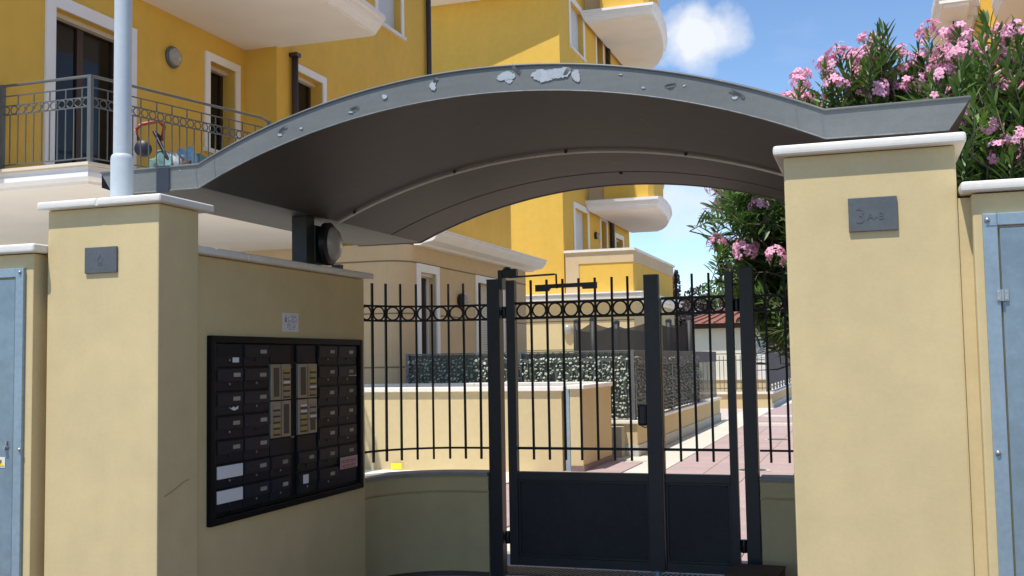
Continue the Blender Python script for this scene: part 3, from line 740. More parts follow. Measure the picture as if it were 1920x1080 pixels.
# yellow sheet on the garden wall, pale post
yn = thing('yellow_notice', 'small bright yellow sheet seen over the curved low wall', 'notice', (-6.83, 14.83, .0))
part('sheet', MB().box(-6.915, -6.745, 14.835, 14.842, -.0, .086), yellow_paper, yn)
pp = thing('marker_post', 'pale grey slim post seen between gate post and gate leaf', 'post', (-4.7, 13.2, 0))
part('shaft', MB().box(-4.63, -4.555, 13.2, 13.24, 0, 1.00), pole_m, pp, bevel=.004)
part('foot', MB().box(-4.66, -4.525, 13.17, 13.27, 0, .02), plinth_m, pp)

# ------------------------------------------------------------------ garden walls beyond the gate
gw = thing('garden_wall', 'long low cream garden wall with white coping beyond the gate', 'wall', (-6.0, 15, 0))
part('wall_body', MB().box(-9.2, -4.24, 14.90, 15.08, -.02, 1.15), plaster_far, gw)
for i in range(5): part('coping_slab', MB().box(-4.20 - 1.0 * i - .997, -4.20 - 1.0 * i, 14.85, 15.13, 1.152, 1.222), stone, gw, bevel=.01)
gw2 = thing('garden_wall', 'cream wall end with shadow-coloured plinth beside the red path', 'wall', (-4.02, 15.8, 0))
part('wall_body', MB().box(-4.115, -3.932, 14.90, 16.70, -.02, 1.175), plaster_far, gw2)
part('coping', MB().box(-4.15, -3.895, 14.85, 16.76, 1.177, 1.235), stone, gw2, bevel=.01)
part('plinth', MB().box(-4.117, -3.915, 14.885, 16.72, -.02, .085), mat('shadow_toned_plinth', (.20, .13, .12), .7, noise=(12, .1)), gw2)  # dark red puts the reddish shadow at the wall foot into the colour
gw3 = thing('garden_wall', 'rear cream wall carrying the leafy railing, its coping just above the front wall', 'wall', (-6, 16.6, 0))
part('wall_body', MB().box(-9.2, -4.118, 16.50, 16.70, -.02, 1.185), plaster_far, gw3)
for i in range(5): part('coping_slab', MB().box(-4.155 - 1.0 * i - .997, -4.155 - 1.0 * i, 16.44, 16.78, 1.187, 1.245), stone, gw3, bevel=.01)
sp = thing('steel_post', 'slim grey square steel post at the gap in the garden walls', 'post', (-4.165, 14.95, 0))
part('shaft', MB().box(-4.198, -4.130, 14.93, 14.99, 0, 1.20), galv_frame, sp, bevel=.003)
part('plate', MB().box(-4.205, -4.123, 14.92, 15.0, 1.20, 1.208), galv_frame, sp)
hr = thing('handrail', 'thin dark handrail sloping behind the gap in the garden walls', 'handrail', (-4.3, 15.8, 0))
for dz in (0, -.14): part('rail', MB().tube([(-4.235, 16.30, 1.09 + dz), (-4.60, 16.30, .76 + dz)], .010, 6), rail_m, hr)
part('upright', MB().tube([(-4.36, 16.30, 0), (-4.36, 16.30, .83)], .010, 6), rail_m, hr)

# planter wall along the path
pw = thing('planter_wall', 'low cream planter wall with white coping along the path, below the leafy railing', 'wall', (-3.9, 20, 0))
part('wall_body', MB().box(-5.2, -3.645, 17.30, 17.5, .19, .535), plaster_far, pw)
part('wall_body', MB().box(-3.84, -3.645, 17.502, 27.5, .19, .535), plaster_far, pw)
part('plinth', MB().box(-5.2, -3.625, 17.27, 17.52, -.02, .188), plinth_m, pw)
part('plinth', MB().box(-3.86, -3.625, 17.522, 27.52, -.02, .188), plinth_m, pw)
part('coping_slab', MB().box(-5.2, -3.595, 17.24, 17.56, .537, .592), stone, pw, bevel=.01)
for i in range(8): part('coping_slab', MB().box(-3.90, -3.595, 17.563 + 1.245 * i, 17.563 + 1.245 * i + 1.242, .537, .592), stone, pw, bevel=.01)
part('soil', MB().box(-9, -3.84, 17.0, 28, -.02, .50), earth, pw)

# garden railings with artificial leaf screens
def leaf_field(mb, p0, p1, z0, z1, dens, seed, nrm, size=.07):
    random.seed(seed); a = Vector(p0); b_ = Vector(p1); ln = (b_ - a).length; d = (b_ - a) / ln; nv = Vector(nrm)
    rowh = .062; nr_ = int((z1 - z0) / rowh); ncol = int(ln / .058)
    for r_ in range(nr_):
        for c in range(ncol):
            if random.random() > dens: continue
            ctr = a + d * (c * .058 + random.uniform(-.02, .02) + (.029 if r_ % 2 else 0)); ctr = Vector((ctr.x, ctr.y, z0 + rowh * (r_ + .5) + random.uniform(-.016, .016)))
            ctr += nv * random.uniform(.015, .05)
            s_ = size * random.uniform(.65, 1.25)
            tip = (nv * random.uniform(.3, 1.0) + Vector((0, 0, random.uniform(-1.0, .1))) + d * random.uniform(-.6, .6)).normalized()
            side = tip.cross(nv + Vector((0, 0, 1.0 * random.uniform(.2, 1)))).normalized()
            nn = side.cross(tip) * .12 * s_
            mb.add([ctr, ctr + tip * s_ * .5 + side * s_ * .40, ctr + tip * s_, ctr + tip * s_ * .5 - side * s_ * .40, ctr + tip * s_ * .45 + nn], [(0, 1, 4), (1, 2, 4), (2, 3, 4), (3, 0, 4)])
grm = boxm('baluster', .014, .014, 1.0, rail_m, base=True)
def garden_railing(p0, p1, zb, zt, label, posts, nrm, seed, dens=.9, zback=None, backtop=True):
    a = Vector((*p0, 0)); b_ = Vector((*p1, 0)); d = (b_ - a); ln = d.length; d /= ln; ang = math.atan2(d.y, d.x); nv = Vector(nrm)
    w = thing('garden_railing', label, 'railing', (*p0, zb), 'leaf screened garden railings')
    pm = boxm('post', .062, .05, zt - zb, rail_m, .003, base=True)
    for t in posts: put('post', pm, w, a + d * (ln * t) + Vector((0, 0, zb)), rot=(0, 0, ang))
    for z in (zt - .012, zt - .16, zb + .10):
        q = MB(); q.tube([a + Vector((0, 0, z)), b_ + Vector((0, 0, z))], .016 if z > zt - .1 else .012, 4); part('rail', q, rail_m, w)
    n = int(ln / .13)
    for k in range(1, n): put('baluster', grm, w, a + d * (ln * k / n) + Vector((0, 0, zb + .06)), scale=(1, 1, zt - zb - .20))
    rr = MB().tube([(.056 * math.cos(2 * math.pi * k / 14), 0, .056 * math.sin(2 * math.pi * k / 14)) for k in range(14)], .006, 5, closed=True).mesh('ring', rail_m, smooth='all')
    for k in range(n): put('ring', rr, w, a + d * (ln * (k + .5) / n) + Vector((0, 0, zt - .085)), rot=(0, 0, ang))
    q = MB(); off = -nv * .03
    c = [a + off, b_ + off, b_ + off - nv * .01, a + off - nv * .01]
    q.prismZ([(v.x, v.y) for v in c], zb + .02, zt - .03); part('screen_backing', q, ivy_back, w)
    q = MB(); leaf_field(q, a - nv * .03, b_ - nv * .03, zb + .02, zt - .035, dens, seed, nrm, .062); part('leaf_screen', q, ivy_m, w, kind='stuff')
    return w
garden_railing((-7.70, 17.22), (-5.70, 17.22), 1.10, 1.748, 'grey railing with artificial leaf screen, left section against the house', (.006, .99), (0, -1, 0), 31)
garden_railing((-5.66, 17.36), (-3.70, 17.36), .594, 1.748, 'grey railing with artificial leaf screen, right section above the planter corner', (.0, .99), (0, -1, 0), 32)
garden_railing((-3.72, 17.46), (-3.72, 24.6), .594, 1.742, 'shaded leaf screened railing running along the path', (.01, .5, .99), (1, 0, 0), 33)
sc_ = thing('screen_cloth', 'plain dark grey cloth on top of the railing along the path', 'screen', (-3.70, 20, 1.4))
q = MB(); q.box(-3.700, -3.690, 17.5, 27.4, 1.49, 1.735); part('cloth', q, cloth_m, sc_)
garden2 = thing('open_railing', 'open grey railing at the far end of the planter wall', 'railing', (-3.72, 26, .59))
for z in (.68, 1.60, 1.735): part('rail', MB().tube([(-3.72, 24.65, z), (-3.72, 27.5, z)], .013, 4), rail_m, garden2)
for k in range(22): put('baluster', grm, garden2, (-3.72, 24.7 + k * .13, .60), scale=(1, 1, 1.12))

# trampoline with net
tr = thing('trampoline', 'round trampoline with black safety net and padded poles behind the railing', 'trampoline', (-5.15, 24.2, 0))
TC = (-5.15, 24.2); TR = 1.32
part('mat', MB().lathe((*TC, .85), (0, 0, 1), [(TR, 0), (TR, .05)], 28), net_m, tr)
part('frame', MB().tube([(TC[0] + TR * math.cos(2 * math.pi * k / 28), TC[1] + TR * math.sin(2 * math.pi * k / 28), .87) for k in range(28)], .04, 6, closed=True), pad_m, tr, smooth='all')
angs = [188, 240, 300, 352, 60, 120]
for a in angs:
    x, y = TC[0] + TR * math.cos(R(a)), TC[1] + TR * math.sin(R(a))
    pmz = part('pole', MB().tube([(x, y, 0), (x + .02 * math.cos(a), y, 1.5), (x + .03 * math.cos(a), y, 2.46)], .075, 8), pad_m, tr, smooth='all')
    part('pole_cap', MB().lathe((x + .03 * math.cos(a), y, 2.46), (0, 0, 1), [(.08, 0), (.075, .05), (.03, .08)], 8), pad_m, pmz)
q = MB(); NN = 72; vs = []; fs = []
for k in range(NN + 1):
    a = 2 * math.pi * k / NN; deg = math.degrees(a) % 360
    dd = min(min(abs(deg - p), 360 - abs(deg - p)) for p in angs) / 30
    top = 2.43 - .17 * (1 - (1 - min(1, dd)) ** 2)
    for z in (.9, 1.5, top): vs.append((TC[0] + TR * math.cos(a), TC[1] + TR * math.sin(a), z))
for k in range(NN): fs += [(3 * k, 3 * k + 3, 3 * k + 4, 3 * k + 1), (3 * k + 1, 3 * k + 4, 3 * k + 5, 3 * k + 2)]
q.add(vs, fs); part('net', q, m_net, tr, smooth='all')

# ------------------------------------------------------------------ buildings
def wallX(mb, X, y0, y1, z0, z1, holes, depth=.30, k=0):
    """street-side skin facing +X with window holes and their reveals"""
    ysx = sorted({y0, y1, *[h[0] for h in holes], *[h[1] for h in holes]}); zsx = sorted({z0, z1, *[h[2] for h in holes], *[h[3] for h in holes]})
    for a, b_ in zip(ysx, ysx[1:]):
        for c, d in zip(zsx, zsx[1:]):
            my, mz = (a + b_) / 2, (c + d) / 2
            if any(h[0] < my < h[1] and h[2] < mz < h[3] for h in holes): continue
            mb.add([(X, a, c), (X, b_, c), (X, b_, d), (X, a, d)], [(0, 1, 2, 3)], k)
    for h in holes:
        a, b_, c, d = h[:4]; x2 = X - depth
        mb.add([(X, a, c), (X, b_, c), (X, b_, d), (X, a, d), (x2, a, c), (x2, b_, c), (x2, b_, d), (x2, a, d)], [(0, 4, 5, 1), (1, 5, 6, 2), (2, 6, 7, 3), (3, 7, 4, 0)], k)
def window(parent, X, y0, y1, z0, z1, fw=.13, sill=True, kind='dark', depth=.22, name='window', shut=0):
    f = MB(); p = .03
    f.box(X + .001, X + p, y0 - fw, y0, z0 - (0 if sill else 0), z1 + fw); f.box(X + .001, X + p, y1, y1 + fw, z0, z1 + fw); f.box(X + .001, X + p, y0, y1, z1, z1 + fw)
    w = part(name, f, white, parent)
    if sill: part('sill', MB().box(X - .1, X + .07, y0 - fw - .03, y1 + fw + .03, z0 - .07, z0 - .001), stone, w)
    xd = X - depth
    part('pane', MB().box(xd - .02, xd, y0, y1, z0, z1), glass, w)
    fr = MB(); t = .07; my = (y0 + y1) / 2
    fr.box(xd, xd + .03, y0, y0 + t, z0, z1); fr.box(xd, xd + .03, y1 - t, y1, z0, z1); fr.box(xd, xd + .03, y0 + t, y1 - t, z0, z0 + t); fr.box(xd, xd + .03, y0 + t, y1 - t, z1 - t, z1)
    if y1 - y0 > 1.2: fr.box(xd + .001, xd + .031, my - .06, my + .06, z0 + t, z1 - t)
    part('casement', fr, wood if kind == 'dark' else white, w)
    if shut:
        s = MB(); zz = z1; zend = z1 - (z1 - z0) * shut; 
        while zz > zend + .02:
            s.prismX([(y0 + .01, zz), (y1 - .01, zz), (y1 - .01, zz - .047), (y0 + .01, zz - .047)], xd + .035, xd + .050); zz -= .052
        part('shutter', s, {'dark': shutter, 'pale': shutter, 'blue': shutter_bl, 'grey': shutter_dk}[kind], w)
    else:
        part('shutter_box', MB().box(xd + .001, xd + .12, y0, y1, z1 - .06, z1 - .001), shutter, w)
    return w

joint_m = mat('render_joint', (.22, .17, .10), .9)
# --- near apartment building
A = thing('apartment_building', 'near yellow apartment block with white balconies left of the gate', 'building', (-12, 15, 0))
# ground floor with rounded corner
q = MB(); cx, cy, rr_ = -8.30, 17.82, .52
pts = [(-15, 17.30), (cx, 17.30)] + [(cx + rr_ * math.sin(R(a)), cy - rr_ * math.cos(R(a))) for a in range(9, 90, 9)]
front = pts + [(-7.78, 17.82)]
for (xa, ya), (xb, yb) in zip(front, front[1:]): q.add([(xa, ya, 0), (xb, yb, 0), (xb, yb, 3.728), (xa, ya, 3.728)], [(0, 1, 2, 3)])
holesG = [(18.0, 18.75, .6, 3.26), (21.05, 22.58, .6, 3.26)]
wallX(q, -7.78, 17.82, 24.4, 0, 3.728, holesG, .3)
q.add([(-7.78, 24.4, 0), (-15, 24.4, 0), (-15, 24.4, 3.728), (-7.78, 24.4, 3.728)], [(0, 1, 2, 3)])
part('ground_floor_wall', q, beige, A)
# recessed courses: thin dark joints proud bands
def course(z, bev=.012):
    q = MB()
    P2 = [Vector(p) for p in front]
    path = smooth_path([(-11, 17.30), (-9.5, 17.30), (-8.30, 17.30), (-7.93, 17.45), (-7.78, 17.80), (-7.78, 17.9)], .05)
    ribbon(q, path, -.004, .001, z - .012, z + .012)
    return q
for z in (3.42, 2.48, 1.52):
    q = MB()
    for (xa, ya), (xb, yb) in zip(front, front[1:]):
        d = Vector((xb - xa, yb - ya)).normalized(); n2 = Vector((d.y, -d.x)) * .004
        q.add([(xa + n2.x, ya + n2.y, z - .014), (xb + n2.x, yb + n2.y, z - .014), (xb + n2.x, yb + n2.y, z + .014), (xa + n2.x, ya + n2.y, z + .014)], [(0, 1, 2, 3)])
    prev = 17.82
    for h in holesG + [(24.4, 24.4, 0, 0)]:
        e = h[0] - (.16 if h[0] < 24 else 0)
        if z < 3.3 or True:
            if z > 3.40: segs = [(prev, h[0])]
            q.box(-7.779, -7.776, prev, e if z < 3.40 else h[0], z - .014, z + .014)
            if z >= 3.40 and h[0] < 24: q.box(-7.779, -7.776, h[0], h[1], z - .014, z + .014) if z > 3.41 else None
        prev = h[1] + (.16 if z < 3.40 else 0)
    part('joint_line', q, joint_m, A, kind='stuff')
window(A, -7.78, 18.0, 18.75, .6, 3.26, .15, False, 'grey', .17, 'french_window', 0)
window(A, -7.78, 21.05, 22.58, .6, 3.26, .15, False, 'pale', .22, 'french_window', 1.0)
sd = A.children[-2]
s = MB(); zz = 3.25
while zz > 2.3: s.box(-7.935, -7.92, 18.03, 18.30, zz - .047, zz); zz -= .052
part('half_shutter', s, shutter, A)
wlamp = part('wall_lamp', MB().lathe((-7.78, 20.0, 2.82), (1, 0, 0), [(.13, 0), (.15, .03), (.15, .08), (.10, .12)], 20), black_pl, A, smooth=True)
part('glass_dome', MB().lathe((-7.70, 20.0, 2.82), (1, 0, 0), [(.13, 0), (.11, .06), (.05, .10), (.01, .11)], 18), lens_m, wlamp, smooth=True)
# first floor slab (balcony) with stepped cornice
slab = [(-15, 10.06), (-8.50, 10.06), (-7.84, 12.7), (-7.86, 13.0), (-8.05, 13.4), (-8.5, 14.3), (-8.85, 15.6), (-9.05, 16.6), (-9.15, 17.28), (-15, 17.28)]
def grow(poly, d):
    P = [Vector(p) for p in poly]; o = []
    n = len(P)
    for i in range(n):
        e1 = (P[i] - P[i - 1]).normalized(); e2 = (P[(i + 1) % n] - P[i]).normalized()
        n1 = Vector((e1.y, -e1.x)); n2 = Vector((e2.y, -e2.x)); b_ = (n1 + n2).normalized(); o.append(P[i] + b_ * (d / max(.4, b_.dot(n1))))
    return [(p.x, p.y) for p in o]
def moulding(mb, poly, prof):
    """slab whose edge follows prof: (outset, z) from the underside up"""
    loops = [[(x, y, z) for x, y in grow(poly, d)] for d, z in prof]; n = len(poly)
    for la, lb in zip(loops, loops[1:]): mb.add(la + lb, [(i, (i + 1) % n, n + (i + 1) % n, n + i) for i in range(n)])
    mb.add(loops[0], [tuple(range(n - 1, -1, -1))]); mb.add(loops[-1], [tuple(range(n))]); return mb
OGEE = lambda z, h, o: [(0, z + .02), (o * .25, z + .02), (o * .30, z + h * .10), (o * .45, z + h * .28), (o * .62, z + h * .38), (o * .66, z + h * .50), (o * .74, z + h * .52), (o * .74, z + h * .72), (o, z + h * .76), (o, z + h)]
part('balcony_soffit', MB().prismZ(slab, 3.728, 3.79), soffit_white, A)
part('balcony_cornice', moulding(MB(), slab, [(.02, 3.760), (.06, 3.775), (.085, 3.80), (.085, 3.85), (.045, 3.855), (.045, 3.93)]), white, A)
part('balcony_floor', MB().prismZ(grow(slab, .11), 3.931, 3.965), stone_tile, A)
# cornice over the ground floor, towards the path
q = MB()
prof = [(-7.78, 3.728), (-7.64, 3.728), (-7.60, 3.76), (-7.40, 3.80), (-7.33, 3.88), (-7.30, 3.92), (-7.30, 3.97), (-7.27, 3.975), (-7.27, 4.0), (-7.78, 4.0)]
q.prismY(prof, 17.75, 24.55); part('cornice', q, white, A)
# parapet of the terrace
part('terrace_parapet', MB().box(-8.1, -7.86, 17.75, 23.6, 4.001, 5.26), yellow, A)
part('parapet_coping', MB().box(-8.3, -7.80, 17.7, 23.72, 5.262, 5.36), white, A)
# first floor wall
FX = -9.85
q = MB(); hA = [(11.0, 12.44, 3.966, 6.28), (14.42, 15.15, 5.05, 6.48)]
wallX(q, FX, 9.4, 15.45, 3.966, 10.2, hA + [(11.0, 12.44, 7.3, 9.5)], .32)
q.add([(FX, 15.45, 3.966), (-9.24, 15.45, 3.966), (-9.24, 15.45, 11), (FX, 15.45, 11)], [(0, 1, 2, 3)])
hB = [(16.12, 17.02, 5.1, 6.68), (19.35, 20.52, 8.56, 10.0)]
wallX(q, -9.24, 15.45, 21.95, 3.73, 11, hB, .32)
q.add([(FX, 9.4, 3.9), (-16, 9.4, 3.9), (-16, 9.4, 11), (FX, 9.4, 11)], [(0, 1, 2, 3)]); q.add([(-9.24, 21.95, 3.7), (-16, 21.95, 3.7), (-16, 21.95, 11), (-9.24, 21.95, 11)], [(0, 1, 2, 3)])
q.add([(FX, 9.4, 10.2), (FX, 15.45, 10.2), (FX, 15.45, 11), (FX, 9.4, 11)], [(0, 1, 2, 3)])
part('upper_wall', q, yellow, A)
part('roof', MB().prismX([(9.1, 11.0), (22.2, 11.0), (22.2, 11.12), (15.5, 12.2), (9.1, 11.12)], -16.5, -9.1), roof_m, A)
window(A, FX, 11.0, 12.44, 3.967, 6.28, .17, False, 'dark', .24, 'balcony_door')
window(A, FX, 14.42, 15.15, 5.05, 6.48, .13, True, 'dark', .26)
window(A, -9.24, 16.12, 17.02, 5.1, 6.68, .13, True, 'dark', .26)
window(A, -9.24, 19.35, 20.52, 8.56, 10.0, .11, True, 'blue', .20, 'window', .93)
wl2 = part('wall_lamp', MB().lathe((FX, 13.45, 6.27), (1, 0, 0), [(.16, 0), (.17, .03), (.16, .05)], 20), rail_m, A, smooth=True)
part('glass_dome', MB().lathe((FX + .03, 13.45, 6.27), (1, 0, 0), [(.14, 0), (.13, .06), (.08, .10), (.02, .115)], 18), lens_m, wl2, smooth=True)
part('downpipe', MB().tube([(-9.16, 15.92, 3.9), (-9.16, 15.92, 6.93)], .058, 10), pipe_m, A, smooth='all')
part('downpipe', MB().tube([(-9.16, 21.86, 3.9), (-9.16, 21.86, 11)], .058, 10), pipe_m, A, smooth='all')
part('pipe_head', MB().box(-9.24, -9.08, 15.85, 15.99, 6.86, 6.93), pipe_m, A)
# second balcony slab
slab2 = [(-15, 10.6), (-10, 12.35), (-7.41, 13.5), (-7.49, 15.50), (-7.52, 15.53), (-9.2, 15.53), (-15, 15.53)]
part('upper_balcony_soffit', MB().prismZ(slab2, 6.93, 6.99), soffit_white, A)
part('upper_balcony_cornice', moulding(MB(), slab2, OGEE(6.93, .33, .20)), white, A, smooth=True)
part('upper_parapet', MB().prismZ([(-9.0, 13.3), (-7.7, 13.8), (-7.65, 15.3), (-9.0, 15.3)], 7.261, 8.2), white, A)
# balcony railing
br = part('balcony_railing', MB().tube([(-9.82, 10.12, 5.015), (-8.53, 10.12, 5.015), (-7.86, 12.75, 5.015), (-7.90, 13.0, 5.015), (-8.10, 13.4, 5.015), (-8.55, 14.3, 5.015), (-8.9, 15.6, 5.015)], .018, 6), rail_m, A)
RP = [Vector(p) for p in ((-9.82, 10.12), (-8.53, 10.12), (-7.86, 12.75), (-7.90, 13.0), (-8.10, 13.4), (-8.55, 14.3), (-8.9, 15.6))]
for z in (4.885, 4.765, 4.655, 4.045): part('rail', MB().tube([(p.x, p.y, z) for p in RP], .010, 4), rail_m, br)
pm = boxm('post', .052, .052, 1.06, rail_m, .003, base=True); pb = boxm('baluster', .012, .012, .61, rail_m, base=True)
pb2 = boxm('baluster', .012, .012, .12, rail_m, base=True)
rr2 = MB().tube([(.048 * math.cos(2 * math.pi * k / 16), 0, .048 * math.sin(2 * math.pi * k / 16)) for k in range(16)], .008, 5, closed=True).mesh('ring', rail_m, smooth='all')
for p in (RP[0], RP[1], RP[3]): put('post', pm, br, (p.x, p.y, 3.966))
for a, b_ in zip(RP, RP[1:]):
    d = b_ - a; n = max(1, round(d.length / .118)); an = math.atan2(d.y, d.x)
    for k in range(n):
        p = a + d * ((k + .5) / n)
        put('ring', rr2, br, (p.x, p.y, 4.71), rot=(0, 0, an))
        if k:
            p = a + d * (k / n); put('baluster', pb, br, (p.x, p.y, 4.045), rot=(0, 0, an))
            if k % 2 == 0: put('baluster', pb2, br, (p.x, p.y, 4.765), rot=(0, 0, an))
# things on the balcony
ty = thing('push_toy', 'push toy with red loop handle and navy drum on the balcony', 'toy', (-8.6, 11.6, 3.966))
hx, hy = -8.60, 11.26
part('handle', MB().tube([(hx - .12, hy - .02, 4.48), (hx - .15, hy - .04, 4.62), (hx - .10, hy, 4.69), (hx + .10, hy + .08, 4.73), (hx + .16, hy + .12, 4.66), (hx + .12, hy + .12, 4.48)], .025, 8), red_pl, ty, smooth='all')
part('drum', MB().lathe((hx - .0, hy - .06, 4.34), (.35, -.93, 0), [(.07, 0), (.10, .02), (.10, .10), (.06, .13)], 20), navy, ty, smooth=True)
part('stick', MB().tube([(hx + .12, hy + .12, 4.50), (hx + .05, hy + .06, 4.6), (hx + .22, hy + .16, 4.18), (hx + .40, hy + .25, 3.99)], .024, 8), navy, ty, smooth='all')
part('wheel', MB().lathe((hx + .38, hy + .25, 4.05), (.9, -.4, 0), [(.08, 0), (.08, .05)], 14), navy, ty, smooth=True)
def lump(name, c, r_, m, label, seed, cat='bag', grp='bags and cloths on the balcony'):
    random.seed(seed); bm = bmesh.new(); bmesh.ops.create_icosphere(bm, subdivisions=2, radius=1)
    for v in bm.verts:
        q_ = 1 + random.uniform(-.22, .22); v.co = Vector((v.co.x * r_[0] * q_, v.co.y * r_[1] * q_, max(-.0, (v.co.z + .55)) * r_[2] * q_))
    me = bpy.data.meshes.new(name); bm.to_mesh(me); bm.free(); me.materials.append(m)
    o = bpy.data.objects.new(name, me); col.objects.link(o); o.location = c; o['label'] = label; o['category'] = cat; o['group'] = grp
lump('cloth_bag', (-8.52, 11.42, 3.966), (.16, .14, .25), teal_cl, 'teal bag at the foot of the push toy on the balcony', 1)
lump('cloth_bag', (-8.44, 11.54, 3.966), (.12, .12, .24), pale_cl, 'pale grey bag in front of the teal one on the balcony', 2)
lump('cloth_bag', (-8.46, 11.74, 3.966), (.14, .14, .26), brown_cl, 'dark brown bag between pale and light blue bags on the balcony', 3)
lump('cloth_bag', (-8.52, 11.95, 3.966), (.15, .13, .34), blue_cl, 'tall light blue bag on the balcony floor', 4)
lump('cloth_bag', (-8.45, 12.22, 3.966), (.14, .16, .29), teal_cl, 'blue green bag nearest the balcony window', 5)

# --- far apartment building (same design)
B = thing('apartment_building', 'far yellow apartment block with rounded white balconies', 'building', (-12, 38, 0))
q = MB()
TX = -9.16
hT = [(34.25, 35.95, 3.65, 6.68), (37.9, 38.75, 3.65, 6.70), (40.3, 41.5, 3.65, 6.30), (34.2, 35.9, 12.15, 13.75), (37.85, 38.85, 11.6, 13.85), (34.2, 35.9, 8.1, 9.9)]
wallX(q, TX, 32.8, 42.85, 0, 15.5, hT, .32)
q.add([(TX, 32.8, 0), (-17, 32.8, 0), (-17, 32.8, 15.5), (TX, 32.8, 15.5)], [(0, 1, 2, 3)])
q.add([(TX, 42.85, 0), (-17, 42.85, 0), (-17, 42.85, 15.5), (TX, 42.85, 15.5)], [(0, 1, 2, 3)])
part('upper_wall', q, yellow, B)
part('roof', MB().box(-17.4, -8.7, 32.2, 43.3, 15.5, 15.8), roof_m, B)
window(B, TX, 34.25, 35.95, 3.65, 6.68, .18, False, 'blue', .22, 'french_window', .98)
window(B, TX, 37.9, 38.75, 3.65, 6.70, .16, False, 'dark', .30, 'french_window')
window(B, TX, 40.3, 41.5, 3.65, 6.30, .18, False, 'dark', .26, 'french_window')
window(B, TX, 34.2, 35.9, 12.15, 13.75, .18, True, 'blue', .22, 'window', .98)
window(B, TX, 37.85, 38.85, 11.6, 13.85, .16, False, 'dark', .30)
window(B, TX, 34.2, 35.9, 8.1, 9.9, .18, True, 'blue', .22, 'window', .6)
wl3 = part('wall_lamp', MB().lathe((TX, 37.0, 6.02), (1, 0, 0), [(.13, 0), (.14, .06), (.10, .10)], 14), black_pl, B, smooth=True)
part('glass_dome', MB().lathe((TX + .09, 37.0, 6.02), (1, 0, 0), [(.11, 0), (.08, .08), (.01, .1)], 12), lens_m, wl3, smooth=True)
part('downpipe', MB().tube([(TX + .10, 39.35, 3.6), (TX + .10, 39.35, 15.4)], .09, 8), pipe_m, B, smooth='all')
part('pipe_collar', MB().box(TX, TX + .25, 39.2, 39.5, 6.75, 7.05), pipe_m, B)
bal = [(TX, 35.7), (-6.62, 35.7), (-6.55, 35.85), (-6.56, 36.8), (-6.68, 38.4), (-6.92, 40.0), (-7.20, 41.2), (-7.55, 42.2), (-7.85, 42.75), (TX, 42.75)]
for z, h1 in ((6.72, 1.0), (13.45, 1.1)):
    part('balcony_soffit', MB().prismZ(grow(bal, -.16), z, z + .05), soffit_white, B)
    part('balcony_cornice', moulding(MB(), grow(bal, -.16), OGEE(z, .38, .20)), white, B, smooth=True)
    par = [(-8.55, 36.0), (-7.0, 36.0), (-6.85, 36.2), (-6.95, 38.4), (-7.2, 40), (-7.5, 41.2), (-8.1, 42.4), (-8.55, 42.4)]
    part('balcony_parapet', MB().prismZ(par, z + .381, z + .381 + h1), yellow, B)
    part('parapet_coping', MB().prismZ(grow(par, .05), z + .382 + h1, z + .45 + h1), white, B)
    part('balcony_end_wall', MB().box(TX, -8.56, 36.25, 42.4, z + .381, z + .381 + h1), beige, B)
# unseen slab added above the view, edge slanted to shade the front wall
ev = [(-17, 31.1), (-11.85, 31.87), (-9.40, 32.19), (-9.2, 32.38), (-9.16, 32.79), (-17, 32.79)]
part('unseen_shade_slab', MB().prismZ(ev, 13.62, 13.9), white, B)
# ground floor block and terrace
q = MB(); q.box(-14, -6.87, 32.55, 39.8, 0, 3.385); part('ground_floor_wall', q, plaster_far, B)
q = MB(); q.box(-13.9, -6.85, 32.546, 32.549, 2.80, 2.83); part('joint_line', q, joint_m, B); part('joint_line', MB().box(-13.9, -6.85, 32.546, 32.549, 1.9, 1.93), joint_m, B)
def cornice_block(x1, y0, y1, z, d):
    part('cornice', MB().box(-14, x1 + d * .45, y0 - d * .45, y1, z, z + .10), soffit_white, B)
    part('cornice', MB().box(-14, x1 + d * .85, y0 - d * .85, y1, z + .101, z + .17), white, B)
    part('cornice', MB().box(-14, x1 + d * .70, y0 - d * .70, y1, z + .171, z + .25), white, B)
    part('cornice', MB().box(-14, x1 + d, y0 - d, y1, z + .251, z + .29), white, B)
cornice_block(-6.87, 32.55, 39.8, 3.386, .36)
part('terrace_parapet', MB().box(-9.03, -6.88, 32.62, 32.85, 3.68, 4.98), yellow, B)
part('terrace_parapet', MB().box(-7.11, -6.88, 32.852, 39.7, 3.68, 4.98), yellow, B)
fr = MB(); fr.box(-9.05, -6.855, 32.595, 32.618, 4.62, 4.98); fr.box(-9.05, -8.62, 32.595, 32.618, 3.68, 4.619); fr.box(-6.878, -6.852, 32.60, 39.72, 4.62, 4.98)
part('parapet_band', fr, beige, B)
part('parapet_coping', MB().box(-9.09, -6.80, 32.54, 32.90, 4.982, 5.06), stone, B); part('parapet_coping', MB().box(-7.16, -6.80, 32.902, 39.8, 4.982, 5.06), stone, B)
wl4 = part('wall_lamp', MB().lathe((-9.0, 32.55, 2.56), (0, -1, 0), [(.17, 0), (.17, .08), (.13, .15), (.05, .19)], 16), lens_m, B, smooth=True)

